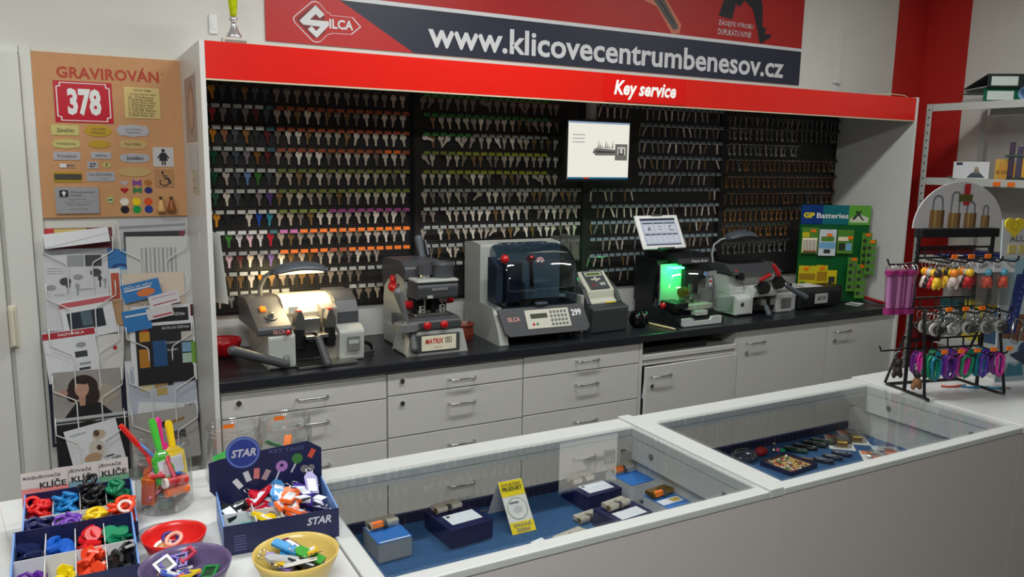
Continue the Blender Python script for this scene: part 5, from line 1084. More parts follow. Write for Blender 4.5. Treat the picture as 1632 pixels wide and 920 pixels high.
# ================================================================== engraving sample board
M_cork = mat('tan_board', (206, 152, 104), .6, var=.08, scale=25)
eb = thing('engraving_board', 'tan sample board headed GRAVIROVAN with small plates, on the wall', 'board', (-.263, YW-.014, 1.492))
MB().box(-.273, 0, 0, .273, .013, .640).obj('backing', eb, M_cork, .002)
K = .905                                     # plate positions on the board
def ex(v): return (v-(-.009))*K
def pl(name, x0, z0, x1, z1, m, pr=None, tx=None, t=.003, shape='rect', bevel=.0008):
    x0, x1 = ex(x0), ex(x1); z0 *= .935; z1 *= .935
    cx, cz, w, h = (x0+x1)/2, (z0+z1)/2, (x1-x0)/2, (z1-z0)/2
    if shape == 'ell': poly = disc(cx, cz, w, h, 28)
    elif shape == 'wavy': poly = [(cx+w*(1+.035*math.cos(8*a))*math.copysign(abs(math.cos(a))**.6, math.cos(a)), cz+h*(1+.10*math.cos(8*a))*math.copysign(abs(math.sin(a))**.6, math.sin(a))) for a in [2*math.pi*i/32 for i in range(32)]]
    elif shape == 'heart': poly = [(cx+w*math.sin(a)**3, cz+h*(13*math.cos(a)-5*math.cos(2*a)-2*math.cos(3*a)-math.cos(4*a))/15.5) for a in [2*math.pi*i/28 for i in range(28)]][::-1]
    elif shape == 'bone': poly = [(cx+w*p, cz+h*q) for p, q in ((-1, -.3), (-.85, -1), (-.5, -.9), (-.4, -.55), (.4, -.55), (.5, -.9), (.85, -1), (1, -.3), (.85, 0), (1, .3), (.85, 1), (.5, .9), (.4, .55), (-.4, .55), (-.5, .9), (-.85, 1), (-1, .3), (-.85, 0))]
    else: poly = rect(x0, z0, x1, z1)
    o = MB().prism(poly, -t, -.0002, 'y', m).obj(name, eb, None, bevel)
    def rs(a): return (x0+(x1-x0)*a[0], z0+(z1-z0)*a[1])
    if pr: prints(o, [([rs(q) for q in p], mm) for p, mm in pr], y0=-t-.0004)
    if tx: lettering(o, [(s,)+rs((a, b))+rs((c, d))+tuple(rest) for s, a, b, c, d, *rest in tx], y=-t-.0016)
    return o
lettering(eb, [('GRAVIROVÁN', ex(-.215), .545, ex(.190), .600, mat('title_red_brown', (186, 62, 36), .5), .03, 0.0, 1.05), ('´', ex(.200), .575, ex(.207), .586, mat('title_red_brown', (186, 62, 36)))], y=-.001)
cornered = lambda e: [(e+.06, e), (.94-e, e), (.94-e, e+.08), (1-e, e+.10), (1-e, .90-e), (.94-e, .92-e), (.94-e, 1-e), (.06+e, 1-e), (.06+e, .92-e), (e, .90-e), (e, .10+e), (.06+e, .08+e)]
M_enr = mat('enamel_red', (200, 24, 48), .25)
pl('house_number_plate', -.229, .402, -.005, .572, M_enr, [(cornered(.035), M_wtxt), (cornered(.055), M_enr)], [('378', .22, .17, .80, .83, M_wtxt, .045)])
M_gold = mat('gold_plate', (214, 190, 124), .35, .3); M_yg = mat('pale_gold_plate', (206, 196, 122), .35, .2); M_si = mat('silver_plate', (186, 184, 190), .35, .3); M_og = mat('deep_gold_plate', (196, 158, 44), .35, .4); M_etch = mat('etched_print', (110, 92, 64), .6)
pl('script_sample_plate', .043, .428, .189, .560, M_gold, None, [('VZORY PÍSMA', .25, .87, .78, .95, M_etch, .01)] + [(s, .10, .74-.085*i, .88-.04*(i % 3), .81-.085*i, M_etch if i % 2 else M_ktxt, 0, .2) for i, s in enumerate(['1 Tiskací písmo malé', '2 Tiskací', '3 VZOR Písmo tenké', '4 VZOR Písmo obtah', '5 VZOR Písmo kurziva', '6 VZOR Písmo bold', '7 VZOR Písmo', '8 VZOR Písmo linka', '9 VZOR Písmo stín'])])
pl('name_plate', -.249, .348, -.143, .390, M_yg, None, [('Zámečníci', .2, .3, .82, .72, M_etch, .01)])
pl('name_plate', -.122, .345, -.015, .395, M_og, None, [('Jana a Vašek', .25, .52, .78, .76, M_etch, 0, .3), ('Pohankovi', .25, .24, .78, .48, M_etch, 0, .3)], shape='ell')
pl('name_plate', .007, .350, .136, .399, M_si, None, [('Jana Nováková', .25, .52, .75, .72, M_gtxt), ('Tomáš Novák', .28, .26, .72, .46, M_gtxt)], shape='wavy')
pl('name_plate', -.247, .294, -.142, .331, M_yg, None, [('Hrubeš Jaroslav', .14, .32, .86, .68, M_etch)], shape='wavy')
pl('name_plate', -.111, .297, -.024, .330, M_og, shape='ell')
pl('name_plate', .013, .296, .124, .335, mat('tan_gold_plate', (204, 172, 112), .4, .2), None, [('Pavel Hájek', .2, .3, .8, .7, M_etch)], shape='wavy')
pl('name_plate', -.248, .245, -.144, .279, M_si, None, [('Procházkovi', .16, .28, .84, .70, M_gtxt, .01)])
pl('name_plate', -.103, .252, -.023, .281, M_si, None, [('SEMERÁD', .2, .32, .8, .7, M_gtxt, .01)])
pl('name_plate', .012, .238, .132, .276, M_si, None, [('Zemědělství', .22, .3, .8, .72, M_ktxt, .01)], shape='wavy')
pl('name_plate', -.226, .212, -.164, .231, mat('copper_plate', (202, 160, 130), .4, .2), [([(.0, .1), (.4, .1), (.4, .9), (.0, .9)], M_lab)], [('BYT2', .45, .25, .9, .75, M_ktxt, .02)])
pl('number_plate', -.120, .210, -.078, .240, M_si, None, [('27', .2, .2, .8, .8, M_ktxt, .02)])
pl('number_plate', -.059, .213, -.027, .239, M_yg, None, [('7', .35, .2, .65, .8, M_ktxt, .02)], shape='ell')
pl('name_plate', .0, .176, .135, .218, mat('tan_gold_plate', (204, 172, 112)), shape='ell')
pl('name_holder', -.252, .152, -.143, .195, M_og, [(rect(.02, .22, .98, .80), mat('dark_insert', (70, 66, 56), .5))])
pl('name_plate', -.125, .156, -.013, .197, M_si, None, [('Petr SKOUDEK', .08, .58, .9, .84, M_gtxt, .01), ('a', .2, .2, .24, .36, M_gtxt), ('1. patro', .4, .18, .8, .4, M_gtxt)])
pl('door_pictogram_plate', .148, .221, .235, .306, mat('grey_enamel_plate', (206, 202, 204), .35), [(disc(.5, .83, .09, .09, 16), M_ktxt), ([(.40, .73), (.60, .73), (.72, .30), (.28, .30)], M_ktxt), ([(.40, .73), (.20, .46), (.26, .42), (.44, .62)], M_ktxt), ([(.60, .73), (.80, .46), (.74, .42), (.56, .62)], M_ktxt), (rect(.40, .08, .48, .30), M_ktxt), (rect(.52, .08, .60, .30), M_ktxt)])
ringp = [(.50+.27*math.cos(a), .30+.24*math.sin(a)) for a in [R(150+i*20) for i in range(14)]] + [(.50+.21*math.cos(a), .30+.18*math.sin(a)) for a in [R(150+(13-i)*20) for i in range(14)]]
pl('door_pictogram_plate', .151, .130, .231, .209, mat('brown_clear_plate', (186, 138, 96), .3), [(disc(.42, .84, .07, .07, 14), M_ktxt), ([(.38, .75), (.46, .75), (.50, .45), (.66, .45), (.80, .18), (.88, .22), (.74, .54), (.52, .54), (.50, .60), (.68, .60), (.68, .66), (.48, .66)], M_ktxt), (ringp, M_ktxt)])
pl('company_plate', -.252, .019, -.083, .132, mat('brushed_steel_plate', (190, 190, 194), .3, .5, var=.1, scale=60), [(rect(.10, .62, .30, .88), M_ktxt), (disc(.20, .78, .045, .06, 14), M_lab), ([(.175, .66), (.225, .66), (.21, .78), (.19, .78)], M_lab)], [('Klíčové centrum', .36, .77, .90, .86, M_gtxt, .02), ('Benešov', .36, .65, .62, .74, M_gtxt, .02), ('Ing. Michal', .30, .50, .70, .57, M_gtxt), ('Masarykovo náměstí', .20, .40, .82, .46, M_gtxt), ('256 01 Benešov', .26, .31, .76, .37, M_gtxt), ('tel. 317 724', .30, .14, .72, .20, M_gtxt)], t=.010, bevel=.003)
pl('dog_tag_disc', -.053, .060, -.021, .092, mat('olive_disc', (176, 178, 96), .4), [(disc(.5, .5, .38, .38, 16), mat('pale_green_disc', (196, 206, 150), .4)), ([(.25, .35), (.38, .42), (.62, .42), (.75, .35), (.75, .65), (.62, .58), (.38, .58), (.25, .65)], M_ktxt)], shape='ell')
for j, (row, z) in enumerate([(['heart:190,180,178', 'bone:130,70,150', 'ell:176,112,40'], .135), (['heart:180,24,36', 'bone:60,130,70', 'ell:44,40,110'], .103)]):
    for i, sp_ in enumerate(row):
        s, c_ = sp_.split(':'); c_ = tuple(int(v) for v in c_.split(',')); x = .006+i*.0495
        pl('pet_tag', x, z, x+.033 if s != 'bone' else x+.040, z+.028, C(*c_, .35), shape=s, t=.002)
for j, row in enumerate([[(238, 232, 220), (246, 214, 20), (226, 84, 40)], [(34, 26, 40), (30, 160, 74), (36, 60, 150)]]):
    for i, c_ in enumerate(row):
        x = .002+i*.0495; z = .050-.034*j; pl('round_tag', x, z, x+.035, z+.034, C(*c_, .3), [(disc(.5, .82, .06, .06, 8), M_etch)], shape='ell', t=.002)
for i, (x, m) in enumerate([(.170, C(224, 176, 110, .35)), (.214, C(150, 86, 44, .35))]):
    f = MB().lathe([(.001, 0), (.017, .003), (.018, .012), (.010, .042), (.008, .052), (.001, .054)], (ex(x), -.019, .018), 16, m).obj('wooden_fob', eb); MB().torus((ex(x), -.019, .080), .009, .0012, 14, 5, M_og, 'y').cyl((ex(x), -.019, .071), (ex(x), -.019, .082), .005, n=8, m=M_ktxt).obj('ring', f)
# ================================================================== brochure rack
rk_ = thing('brochure_rack', 'white wire brochure rack with two columns on the wall', 'rack', (-.28, YW-.002, .52))
M_wire = mat('white_wire', (232, 232, 230), .35)
TZ = [(1.105, 0), (.925, 1), (.745, 2), (.575, 3)]
COLX = [(-.415, .245), (-.140, .250)]
for x in (-.555, -.280, -.004): MB().tube([(x+.28, -.010, 0), (x+.28, -.010, .95)], .003, 6, M_wire).obj('upright', rk_)
def tierY(k): return .535-.032*k
for (zb, k) in [(1.285, -0.6)] + TZ:
    for ci, (cx, w) in enumerate(COLX):
        yf = tierY(k)-.030; z = zb+.075; h = w/2; y0 = yf-(YW-.002); x = cx+.28
        MB().tube([(x-h, -.012, z+.05-.52), (x-h, y0+.02, z+.055-.52), (x-h, y0, z+.045-.52), (x-h, y0, z-.52), (x-h*.40, y0, z-.045-.52), (x-h*.36, y0, z-.06-.52), (x-h*.36, y0, zb-.135-.52)], .0026, 6, M_wire).tube([(x+h, -.012, z+.05-.52), (x+h, y0+.02, z+.055-.52), (x+h, y0, z+.045-.52), (x+h, y0, z-.52), (x+h*.40, y0, z-.045-.52), (x+h*.36, y0, z-.06-.52), (x+h*.36, y0, zb-.135-.52)], .0026, 6, M_wire).tube([(x-h*.36, y0, zb-.135-.52), (x+h*.36, y0, zb-.135-.52)], .0026, 6, M_wire).tube([(x-h*.36, y0, zb-.135-.52), (x-h*.36, -.010, zb-.135-.52)], .0026, 6, M_wire).tube([(x+h*.36, y0, zb-.135-.52), (x+h*.36, -.010, zb-.135-.52)], .0026, 6, M_wire).obj('wire_pocket', rk_)
def P(c, rough=.45): return C(c[0], c[1], c[2], rough)
bcount = 0
def br(label, x0, z0, x1, z1, k, base, pr=None, tx=None, tilt=0, lean=5, dy=0, curl=0, h=None):
    """brochure whose visible face spans x0..x1, z0..z1; pr/tx in 0..1 of that face"""
    w = x1-x0; hh = z1-z0
    rs = lambda a: (-w/2+w*a[0], hh*a[1])
    o = sheet('brochure', w, hh, base, ((x0+x1)/2, tierY(k)+dy, z0), (R(-lean), R(tilt), 0), t=.0025, curl=curl, label=label, cat='brochure', group='brochures in the wire rack',
              pr=[([rs(q) for q in p], m) for p, m in pr] if pr else None, tx=[(s,)+rs((a, b))+rs((c, d))+tuple(r_) for s, a, b, c, d, *r_ in tx] if tx else None)
    return o
R4 = lambda a, b, c, d: [(a, b), (c, b), (c, d), (a, d)]
KG = P((60, 62, 66)); GP = P((150, 152, 156)); RD = P((176, 40, 56)); BL = P((46, 122, 190)); NV = P((26, 30, 60)); DK = P((30, 28, 32)); TN = P((190, 150, 110)); WH = P((222, 224, 228)); LG = P((188, 190, 192))
def key_icon(x, z, s, m): return [(disc(x, z+.05*s, .035*s, .035*s, 12), m), ([(x-.012*s, z-.06*s), (x+.012*s, z-.06*s), (x+.012*s, z+.03*s), (x-.012*s, z+.03*s)], m)]
# left column, top to bottom
br('maroon and yellow brochures standing at the top of the left rack column', -.535, 1.16, -.290, 1.452, -.2, P((120, 44, 56)), [(R4(0, .88, .16, 1), P((206, 40, 50))), (R4(.16, .90, .62, .99), P((220, 196, 110)))], dy=.012)
br('white leaflet folded over at the top of the left rack column', -.530, 1.388, -.300, 1.446, 0, WH, [([(0, 0), (1, .55), (1, .62), (0, .08)], LG)], tilt=-6, lean=12, dy=-.024)
br('large grey leaflet with car keys and remotes in the left rack column', -.545, 1.045, -.318, 1.372, 0, P((206, 207, 212)), [(R4(0, .93, 1, 1), GP), (R4(.36, .78, .62, .92), GP), (R4(.64, .78, .90, .92), KG), (disc(.32, .60, .09, .05), KG), (disc(.80, .70, .09, .05), KG), (disc(.10, .53, .07, .035), GP), (disc(.52, .65, .08, .035), GP), (R4(.05, .70, .30, .705), GP), (R4(.05, .73, .30, .735), GP), (R4(.05, .76, .28, .765), GP)] + key_icon(.36, .50, 1, KG) + key_icon(.50, .49, 1, GP) + key_icon(.86, .58, 1, KG) + key_icon(.94, .56, .8, GP), [('BEZPEČNÉ', .50, .49, .78, .515, M_gtxt), ('KLÍČE', .14, .43, .30, .455, M_gtxt)], tilt=1, dy=-.020)
br('blue brochure with a ring picture between the rack columns', -.365, 1.085, -.255, 1.365, 0, BL, [(disc(.65, .70, .36, .10, 20), P((24, 66, 128))), (disc(.65, .70, .20, .055, 16), P((90, 160, 214)))], tilt=8, dy=-.008)
br('brochure with small orange bottles right of the grey leaflet', -.345, 1.05, -.270, 1.285, 0, WH, [(R4(0, 0, 1, .45), TN), (R4(.08, .42, .42, .88), P((226, 122, 50))), (R4(.52, .46, .92, .92), P((190, 84, 60))), (R4(.08, .70, .42, .88), WH)], dy=-.014)
br('white card with red band and dark photo leaning in the left rack column', -.480, 1.015, -.292, 1.175, .2, WH, [(R4(0, .82, 1, .95), P((196, 90, 100))), (R4(.10, .22, .80, .68), P((34, 44, 56))), (R4(.36, .30, .56, .66), P((84, 104, 116)))], tilt=-7, dy=-.024)
br('navy edged brochures in the second pocket of the left column', -.548, .86, -.285, 1.065, 1, P((60, 58, 74)), [(R4(0, .86, .30, 1), LG)], dy=.010)
br('pale brochure standing behind in the second pocket of the left column', -.515, .84, -.290, 1.060, 1, P((206, 206, 200)), [(R4(.55, .08, .62, .20), RD)], tilt=6, dy=.0)
br('white leaflet with a dark red header in the left rack column', -.550, .845, -.365, 1.050, 1, WH, [(R4(0, .86, 1, .985), RD), (disc(.70, .68, .10, .055), GP), (R4(.56, .44, .80, .56), KG), (R4(.62, .28, .84, .33), GP), (R4(.60, .18, .82, .23), KG)], [('NOVINKA', .30, .90, .80, .955, M_wtxt, .01)], tilt=-4, dy=-.016)
br('white folder with a vertical title in the second pocket of the left column', -.385, .83, -.285, 1.02, 1, P((214, 212, 208)), [(disc(.68, .70, .08, .05), RD)], tilt=4, dy=-.010)
br('navy backed brochures in the third pocket of the left column', -.555, .58, -.275, .898, 2, NV, None, dy=.008)
br('grey brochure showing a woman in a dark coat in the left rack column', -.545, .60, -.300, .885, 2, P((156, 152, 150)), [(disc(.62, .62, .34, .18, 24), P((170, 160, 146))), ([(.02, .18), (.20, .40), (.34, .56), (.52, .58), (.68, .52), (.86, .36), (.66, .14), (.30, .06)], P((30, 26, 30))), (disc(.44, .76, .22, .18, 22), P((46, 34, 32))), (disc(.56, .64, .12, .14, 16), P((46, 34, 32))), (disc(.28, .68, .09, .12, 16), P((46, 34, 32))), (disc(.42, .74, .105, .115, 18), P((188, 146, 126))), ([(.38, .50), (.46, .50), (.47, .64), (.37, .64)], P((180, 138, 118))), (disc(.14, .70, .08, .05, 12), P((176, 136, 118))), ([(.28, .82), (.40, .90), (.54, .86), (.48, .80), (.36, .82)], P((40, 30, 30))), (disc(.50, .20, .15, .10, 18), P((120, 96, 50))), (disc(.50, .20, .12, .08, 18), P((34, 28, 30)))], tilt=1, dy=-.018)
br('pale catalogues at the back of the lowest pocket of the left column', -.540, .50, -.280, .700, 3, LG, [(R4(0, .90, 1, .94), KG)], dy=.004)
br('black catalogue in the lowest pocket of the left column', -.540, .46, -.280, .678, 3, DK, None, dy=-.010)
br('white card with a spotted dog tilted before the black catalogue', -.480, .47, -.290, .670, 3, WH, [(disc(.62, .76, .13, .10, 14), P((196, 176, 156))), (disc(.58, .80, .06, .07, 10), P((96, 70, 54))), (disc(.52, .48, .16, .20, 16), P((206, 196, 184))), (disc(.40, .32, .17, .11, 14), P((184, 150, 120))), (disc(.56, .50, .05, .06, 8), P((80, 60, 50))), (R4(.60, .26, .80, .29), KG)], [('VZOREK', .08, .86, .40, .90, M_gtxt), ('KABA', .74, .18, .92, .24, M_ktxt, .01)], tilt=-10, dy=-.018)
# right column
br('grey papers curling over the top of the right rack column', -.255, 1.20, .0, 1.486, -.3, P((196, 197, 202)), [(R4(0, .86, 1, .90), GP)], lean=3, dy=.018, tilt=-2)
br('black fronted catalogue near the top of the right rack column', -.248, 1.16, -.012, 1.440, 0, P((44, 38, 46)), [(R4(0, .97, 1, 1), LG), (R4(.9, 0, 1, .97), P((120, 46, 60)))], dy=.008)
br('white sheet with columns of small print in the right rack column', -.248, 1.12, .0, 1.412, 0, P((206, 208, 204)), [(R4(.22+.065*i, .30, .25+.065*i, .84), GP if i % 2 else P((168, 170, 172))) for i in range(9)], tilt=1, dy=-.018)
br('pale green sheet edge in the second pocket of the right column', -.268, 1.04, -.030, 1.278, .7, P((196, 206, 206)), None, dy=.006)
br('dark red brochure at the right edge of the right rack column', -.110, 1.0, -.004, 1.262, .7, P((126, 34, 44)), None, dy=.0)
br('cream folder standing in the second pocket of the right column', -.265, .99, -.030, 1.262, .8, P((222, 204, 186)), [(R4(.30, .80, .42, .88), P((176, 64, 50)))], dy=-.010)
br('bright blue leaflet with an orange oval in the right rack column', -.264, 1.158, -.118, 1.232, 1, BL, [(disc(.60, .36, .24, .22, 16), P((220, 120, 60))), (R4(.06, .60, .76, .68), WH)], [('klíče na míru', .08, .72, .8, .90, M_wtxt)], tilt=-11, dy=-.018)
br('lower bright blue leaflet beside the wire in the right rack column', -.268, 1.03, -.165, 1.118, 1, BL, [(R4(.1, .70, .9, .78), WH)], tilt=-7, dy=-.028)
br('white ticket leaning in the second pocket of the right column', -.168, 1.128, -.050, 1.180, 1, P((220, 216, 222)), [(R4(.1, .72, .9, .80), P((200, 150, 170))), (R4(.1, .2, .9, .28), RD)], tilt=-12, dy=-.026)
br('narrow white ticket below the other one in the right column', -.180, 1.078, -.080, 1.125, 1, P((214, 210, 214)), [(R4(.2, .15, .95, .3), P((190, 70, 80)))], tilt=-10, dy=-.032)
br('black catalogue with a yellow emblem, rear copy in the right column', -.243, .93, -.014, 1.128, 1.1, WH, [(R4(.04, 0, .96, .93), DK), (R4(.16, .70, .30, .84), P((196, 150, 40))), (R4(.18, .84, .28, .92), P((190, 50, 40)))], [('KATALOG ČEŠTINA', .46, .76, .90, .84, M_wtxt)], dy=-.024)
br('pale card edge between the two black catalogues of the right column', -.252, .88, -.004, 1.074, 1.4, WH, [(R4(.25, .93, .40, 1), P((190, 50, 40)))], dy=-.018)
br('black catalogue with blue picture and product photos, front copy in the right column', -.246, .80, -.003, 1.058, 1.5, WH, [(R4(.06, 0, .97, .95), DK), (R4(.12, .70, .28, .86), P((190, 140, 40))), (R4(.14, .86, .26, .95), P((190, 50, 40))), (R4(.32, .28, .54, .70), P((34, 80, 130))), (R4(.10, .28, .26, .58), P((180, 120, 40))), (R4(.78, .66, .97, .82), P((190, 186, 180))), (R4(.78, .48, .97, .64), P((120, 160, 190))), (R4(.78, .30, .97, .46), P((170, 196, 180))), (R4(.93, .28, 1, .64), P((110, 160, 60)))], [('KATALOG ČEŠTINA', .48, .88, .92, .93, M_wtxt), ('CYLINDRICKÉ', .52, .64, .74, .68, M_wtxt), ('VLOŽKY', .54, .52, .72, .56, M_wtxt)], dy=-.024)
br('white papers behind the lock catalogue in the right rack column', -.277, .60, -.230, .90, 2, WH, [(R4(.3, .1, 1, .7), NV)], dy=.004)
br('pale blue catalogue with a brass lock cylinder in the right rack column', -.262, .61, -.002, .868, 2, P((184, 190, 204)), [(R4(0, 0, 1, .16), NV), ([(.16, .74), (.30, .76), (.36, .70), (.30, .64), (.18, .62)], P((206, 196, 150))), ([(.38, .66), (.60, .70), (.60, .80), (.38, .76)], P((170, 140, 86))), (R4(.57, .68, .66, .84), P((70, 50, 40))), ([(.66, .76), (.90, .82), (.90, .88), (.66, .82)], P((196, 156, 96))), (R4(.40, .54, .56, .66), P((186, 160, 96))), (R4(.76, .26, .98, .36), WH)], [('GUARD', .79, .285, .95, .34, M_ktxt, .02)], tilt=-2, dy=-.018)
br('small white card above the lowest pocket of the right column', -.262, .55, -.090, .720, 2.8, WH, None, tilt=9, dy=.0)
br('grey catalogue with a dark lock picture in the lowest right pocket', -.268, .47, -.006, .690, 3, P((168, 164, 160)), [(R4(.42, .66, .58, .78), P((60, 46, 40))), ([(.58, .70), (.80, .76), (.80, .82), (.58, .76)], P((150, 116, 70))), (R4(.62, .40, .80, .56), KG)], tilt=-2, dy=-.014)
# ================================================================== on and beside the unit
t = thing('trophy', 'small silver trophy with a lime green stem on top of the unit', 'trophy', (.155, .20, ZT-.0115+.0005))
MB().box(-.045, -.03, 0, .045, .03, .050, mat('marble_base', (206, 200, 192), .35, var=.1)).box(-.040, -.0312, .010, .040, -.0304, .042, mat('bronze_plaque', (150, 136, 126), .35, .4)).obj('base', t, None, .003)
MB().lathe([(.001, .0505), (.030, .0505), (.030, .060), (.020, .075), (.010, .100), (.010, .112), (.016, .118), (.016, .126), (.008, .132), (.001, .132)], n=18).obj('foot', t, mat('bright_silver', (228, 226, 232), .18, .8))
MB().lathe([(.001, .1325), (.012, .1325), (.016, .17), (.022, .24), (.034, .30), (.030, .30), (.018, .24), (.001, .20)], n=18).obj('cup', t, mat('lime_metal', (206, 222, 20), .25, .3))
o = MB().box(.123, YW-.011, 2.252, .156, YW-.0005, 2.330, mat('switch_white', (238, 238, 238), .3)).box(.130, YW-.014, 2.270, .149, YW-.0112, 2.312, mat('switch_white', (238, 238, 238))).obj('wall_switch', None, None, .003); tag(o, 'small white wall switch above the unit, beside the trophy', 'switch')
s = sheet('portrait_print', .30, .255, P((168, 150, 146)), (-.0022, .29, 1.80), (0, 0, R(-90)), t=.001, pr=[(disc(.02, .13, .09, .10, 20), P((150, 116, 104))), (disc(.02, .12, .06, .075, 20), P((190, 152, 136))), (rect(-.15, .245, .15, .255), WH)], label='framed brownish portrait print on the outer side of the left panel', cat='print')
s = sheet('notice_sheet', .24, .10, P((200, 200, 200)), (-.0022, .27, 1.690), (0, 0, R(-90)), t=.0008, label='pale grey notice under the portrait on the left panel', cat='paper')
s = sheet('notice_sheet', .16, .085, P((196, 188, 170)), (-.0022, .24, 1.600), (0, 0, R(-90)), t=.0008, pr=[(rect(-.05, .02, .03, .024), M_gtxt), (rect(-.05, .05, .0, .054), M_gtxt)], label='small cream notice, lowest on the outer side of the left panel', cat='paper')
o = MB().tube([(4.36, .30, ZT-.0), (4.30, .2, ZT+.02)], .002, 6, M_paper).obj('thin_wire', None) if False else MB().tube([(3.62, .30, 2.141), (3.75, .18, 2.165), (3.85, .10, 2.175), (3.93, .05, 2.165), (3.96, .03, 2.1415)], .0022, 6, mat('cream_cable', (214, 190, 160), .5)).obj('cable', None); tag(o, 'thin cream cable lying on top of the unit at its right end', 'cable')
# ================================================================== metal shelf at the right wall
M_sh = mat('shelf_grey_enamel', (196, 200, 196), .45, var=.03)
SXF, SXB, SY0, SY1 = 4.20, 4.80, .085, -1.35
t = thing('metal_shelf', 'grey perforated metal shelf rack standing at the right wall', 'shelf', (0, 0, 0))
for x in (SXF, SXB-.035):
    for y in (SY0-.035, SY1):
        pst = MB().box(x, y, 0, x+.003, y+.035, 2.128).box(x+.0035, y+.032 if y > 0 else y, 0, x+.035, y+.035 if y > 0 else y+.003, 2.128).obj('post', t, M_sh)
        for k in range(40): 
            if x == SXF and y > 0: MB().cyl((x-.0004, y+.017, .30+k*.046), (x+.0002, y+.017, .30+k*.046), .0055, n=8).obj('hole', pst, M_ktxt)
for z in (2.128, 1.686, 1.205, .72, .25):
    MB().box(SXF+.004, SY1+.004, z-.043, SXF+.006, SY0-.036, z).box(SXF+.0065, SY1+.004, z-.003, SXB-.004, SY0-.036, z).box(SXB-.0035, SY1+.004, z-.043, SXB-.002, SY0-.036, z).obj('shelf_board', t, M_sh, .0005)
def binder(label, loc, rz, m, tiltdeg, opened):
    t = thing('ring_binder', label, 'binder', loc, rz)
    W_, D_, H_ = .29, .32, .075
    MB().box(-W_/2, -D_/2, 0, W_/2, D_/2, .003, m).obj('lower_cover', t)
    MB().box(-W_/2, -D_/2, 0, W_/2, -D_/2+.003, H_, m).obj('spine', t)
    MB().box(-W_/2, 0, 0, W_/2, D_, .003, m).obj('upper_cover', t, None, loc=(0, -D_/2, H_), rot=(R(-tiltdeg), 0, 0))
    sp = [c for c in t.children if c.name.startswith('spine')][0]
    MB().box(-.125, -D_/2-.0012, .012, .02, -D_/2-.0002, H_-.012).obj('spine_label', sp, mat('label_pale_green', (204, 214, 208), .5))
    MB().cyl((.085, -D_/2-.0015, H_/2), (.085, -D_/2-.0002, H_/2), .016, n=18, m=M_chrome).cyl((.085, -D_/2-.002, H_/2), (.085, -D_/2-.0015, H_/2), .012, n=18, m=M_ktxt).obj('finger_ring', sp)
    MB().box(-W_/2+.01, -D_/2+.01, .0035, W_/2-.01, D_/2-.02, opened).obj('paper_block', t, mat('paper_stack', (196, 198, 200), .7, var=.2, scale=90))
    return t
binder('dark green ring binder lying lower on the top shelf', (4.46, -.18, 2.1285), -35, mat('binder_green', (12, 92, 66), .4), 2.0, .03)
binder('black ring binder lying slanted on top of the green one', (4.455, -.20, 2.2085), -35, mat('binder_black', (34, 40, 42), .45), 11.0, .012)
o = MB().lathe([(.032, 0), (.034, .0), (.034, .42), (.032, .42), (.032, 0)], n=20, axis='x').obj('paper_roll', None, mat('roll_paper_blue', (150, 180, 220), .5), loc=(4.24, -.46, 2.163), rot=(0, 0, R(-8))); tag(o, 'pale blue paper roll lying on the top shelf beside the binders', 'paper roll')
def shelf_box(name, label, cat, x, y, z, w, d, h, rz, m, pr=None, tx=None):
    t = thing(name, label, cat, (x, y, z), rz); b = MB().box(-w/2, 0, 0, w/2, d, h, m).obj('box_body', t, None, .001)
    if pr: prints(b, pr)
    if tx: lettering(b, tx, y=-.002)
    return t
SD = 1.6865
shelf_box('product_box', 'small white product box with a photo of a person, on the second shelf', 'box', 4.235, -.21, SD, .185, .06, .098, -62, mat('box_white', (216, 218, 222), .45), [(rect(-.078, .078, -.045, .094), NV), ([(-.02, .005), (.0, .03), (.025, .045), (.05, .032), (.075, .005)], P((60, 66, 84))), (disc(.028, .058, .011, .012), P((170, 140, 120))), ([(.012, .03), (.045, .03), (.040, .052), (.018, .052)], P((120, 116, 104)))], [('YALE', -.075, .081, -.048, .090, M_wtxt, .02)] and None)
o = MB().box(-.02, -.012, 0, .02, .012, .012).cyl((.0, 0, .006), (.03, .0, .006), .006, n=8).obj('metal_fitting', None, M_steel, .002, loc=(4.24, -.085, SD)); tag(o, 'small silver fitting lying on the second shelf by the post', 'fitting')
for i, (y, h) in enumerate([(-.355, .115), (-.40, .095)]):
    shelf_box('brass_box', ['tall yellow carton behind the white product box', 'low amber carton beside the dark display on the second shelf'][i], 'box', 4.30-.03*i, y, SD, .075, .07, h, -62, P([(206, 164, 60), (196, 140, 40)][i]), [(rect(-.03, .03, .03, .05), P((150, 110, 40)))])
t = thing('lock_sample_display', 'upright sample of purple and gold lock bars on the second shelf', 'display', (4.27, -.455, SD), -62)
MB().box(-.05, 0, 0, .05, .05, .012).obj('foot', t, M_black, .002)
for x, m, h in ((-.032, P((60, 44, 70), .3), .215), (.008, P((70, 60, 90), .3), .19), (.036, P((214, 160, 50), .3), .215)): MB().box(x-.015, .012, .0125, x+.012, .034, h, m).obj('lock_bar', t, None, .003)
MB().box(-.066, .008, .125, .066, .038, .140).obj('crossbar', t, P((40, 70, 60)), .002)
for y in (-.36, -.43): 
    pass
for y_ in (-.41, -.49): MB().box(SXF-.0015, y_, 1.648, SXF+.0035, y_+.04, 1.672).obj('price_sticker', [o for o in COL.objects if o.name == 'metal_shelf'][0], M_orange)
for i in range(6):
    shelf_box('navy_carton', 'navy carton with white print on the third shelf, %s from the far post' % ORD[i], 'box', 4.27, -.06-.118*i, 1.2055, .105, .12, .052 if i != 4 else .10, -90, P((26, 34, 88), .35), [(rect(-.03+.004*i, .012, .02, .022), M_lab), (rect(.035, .008, .048, .030), P((90, 100, 160)))])
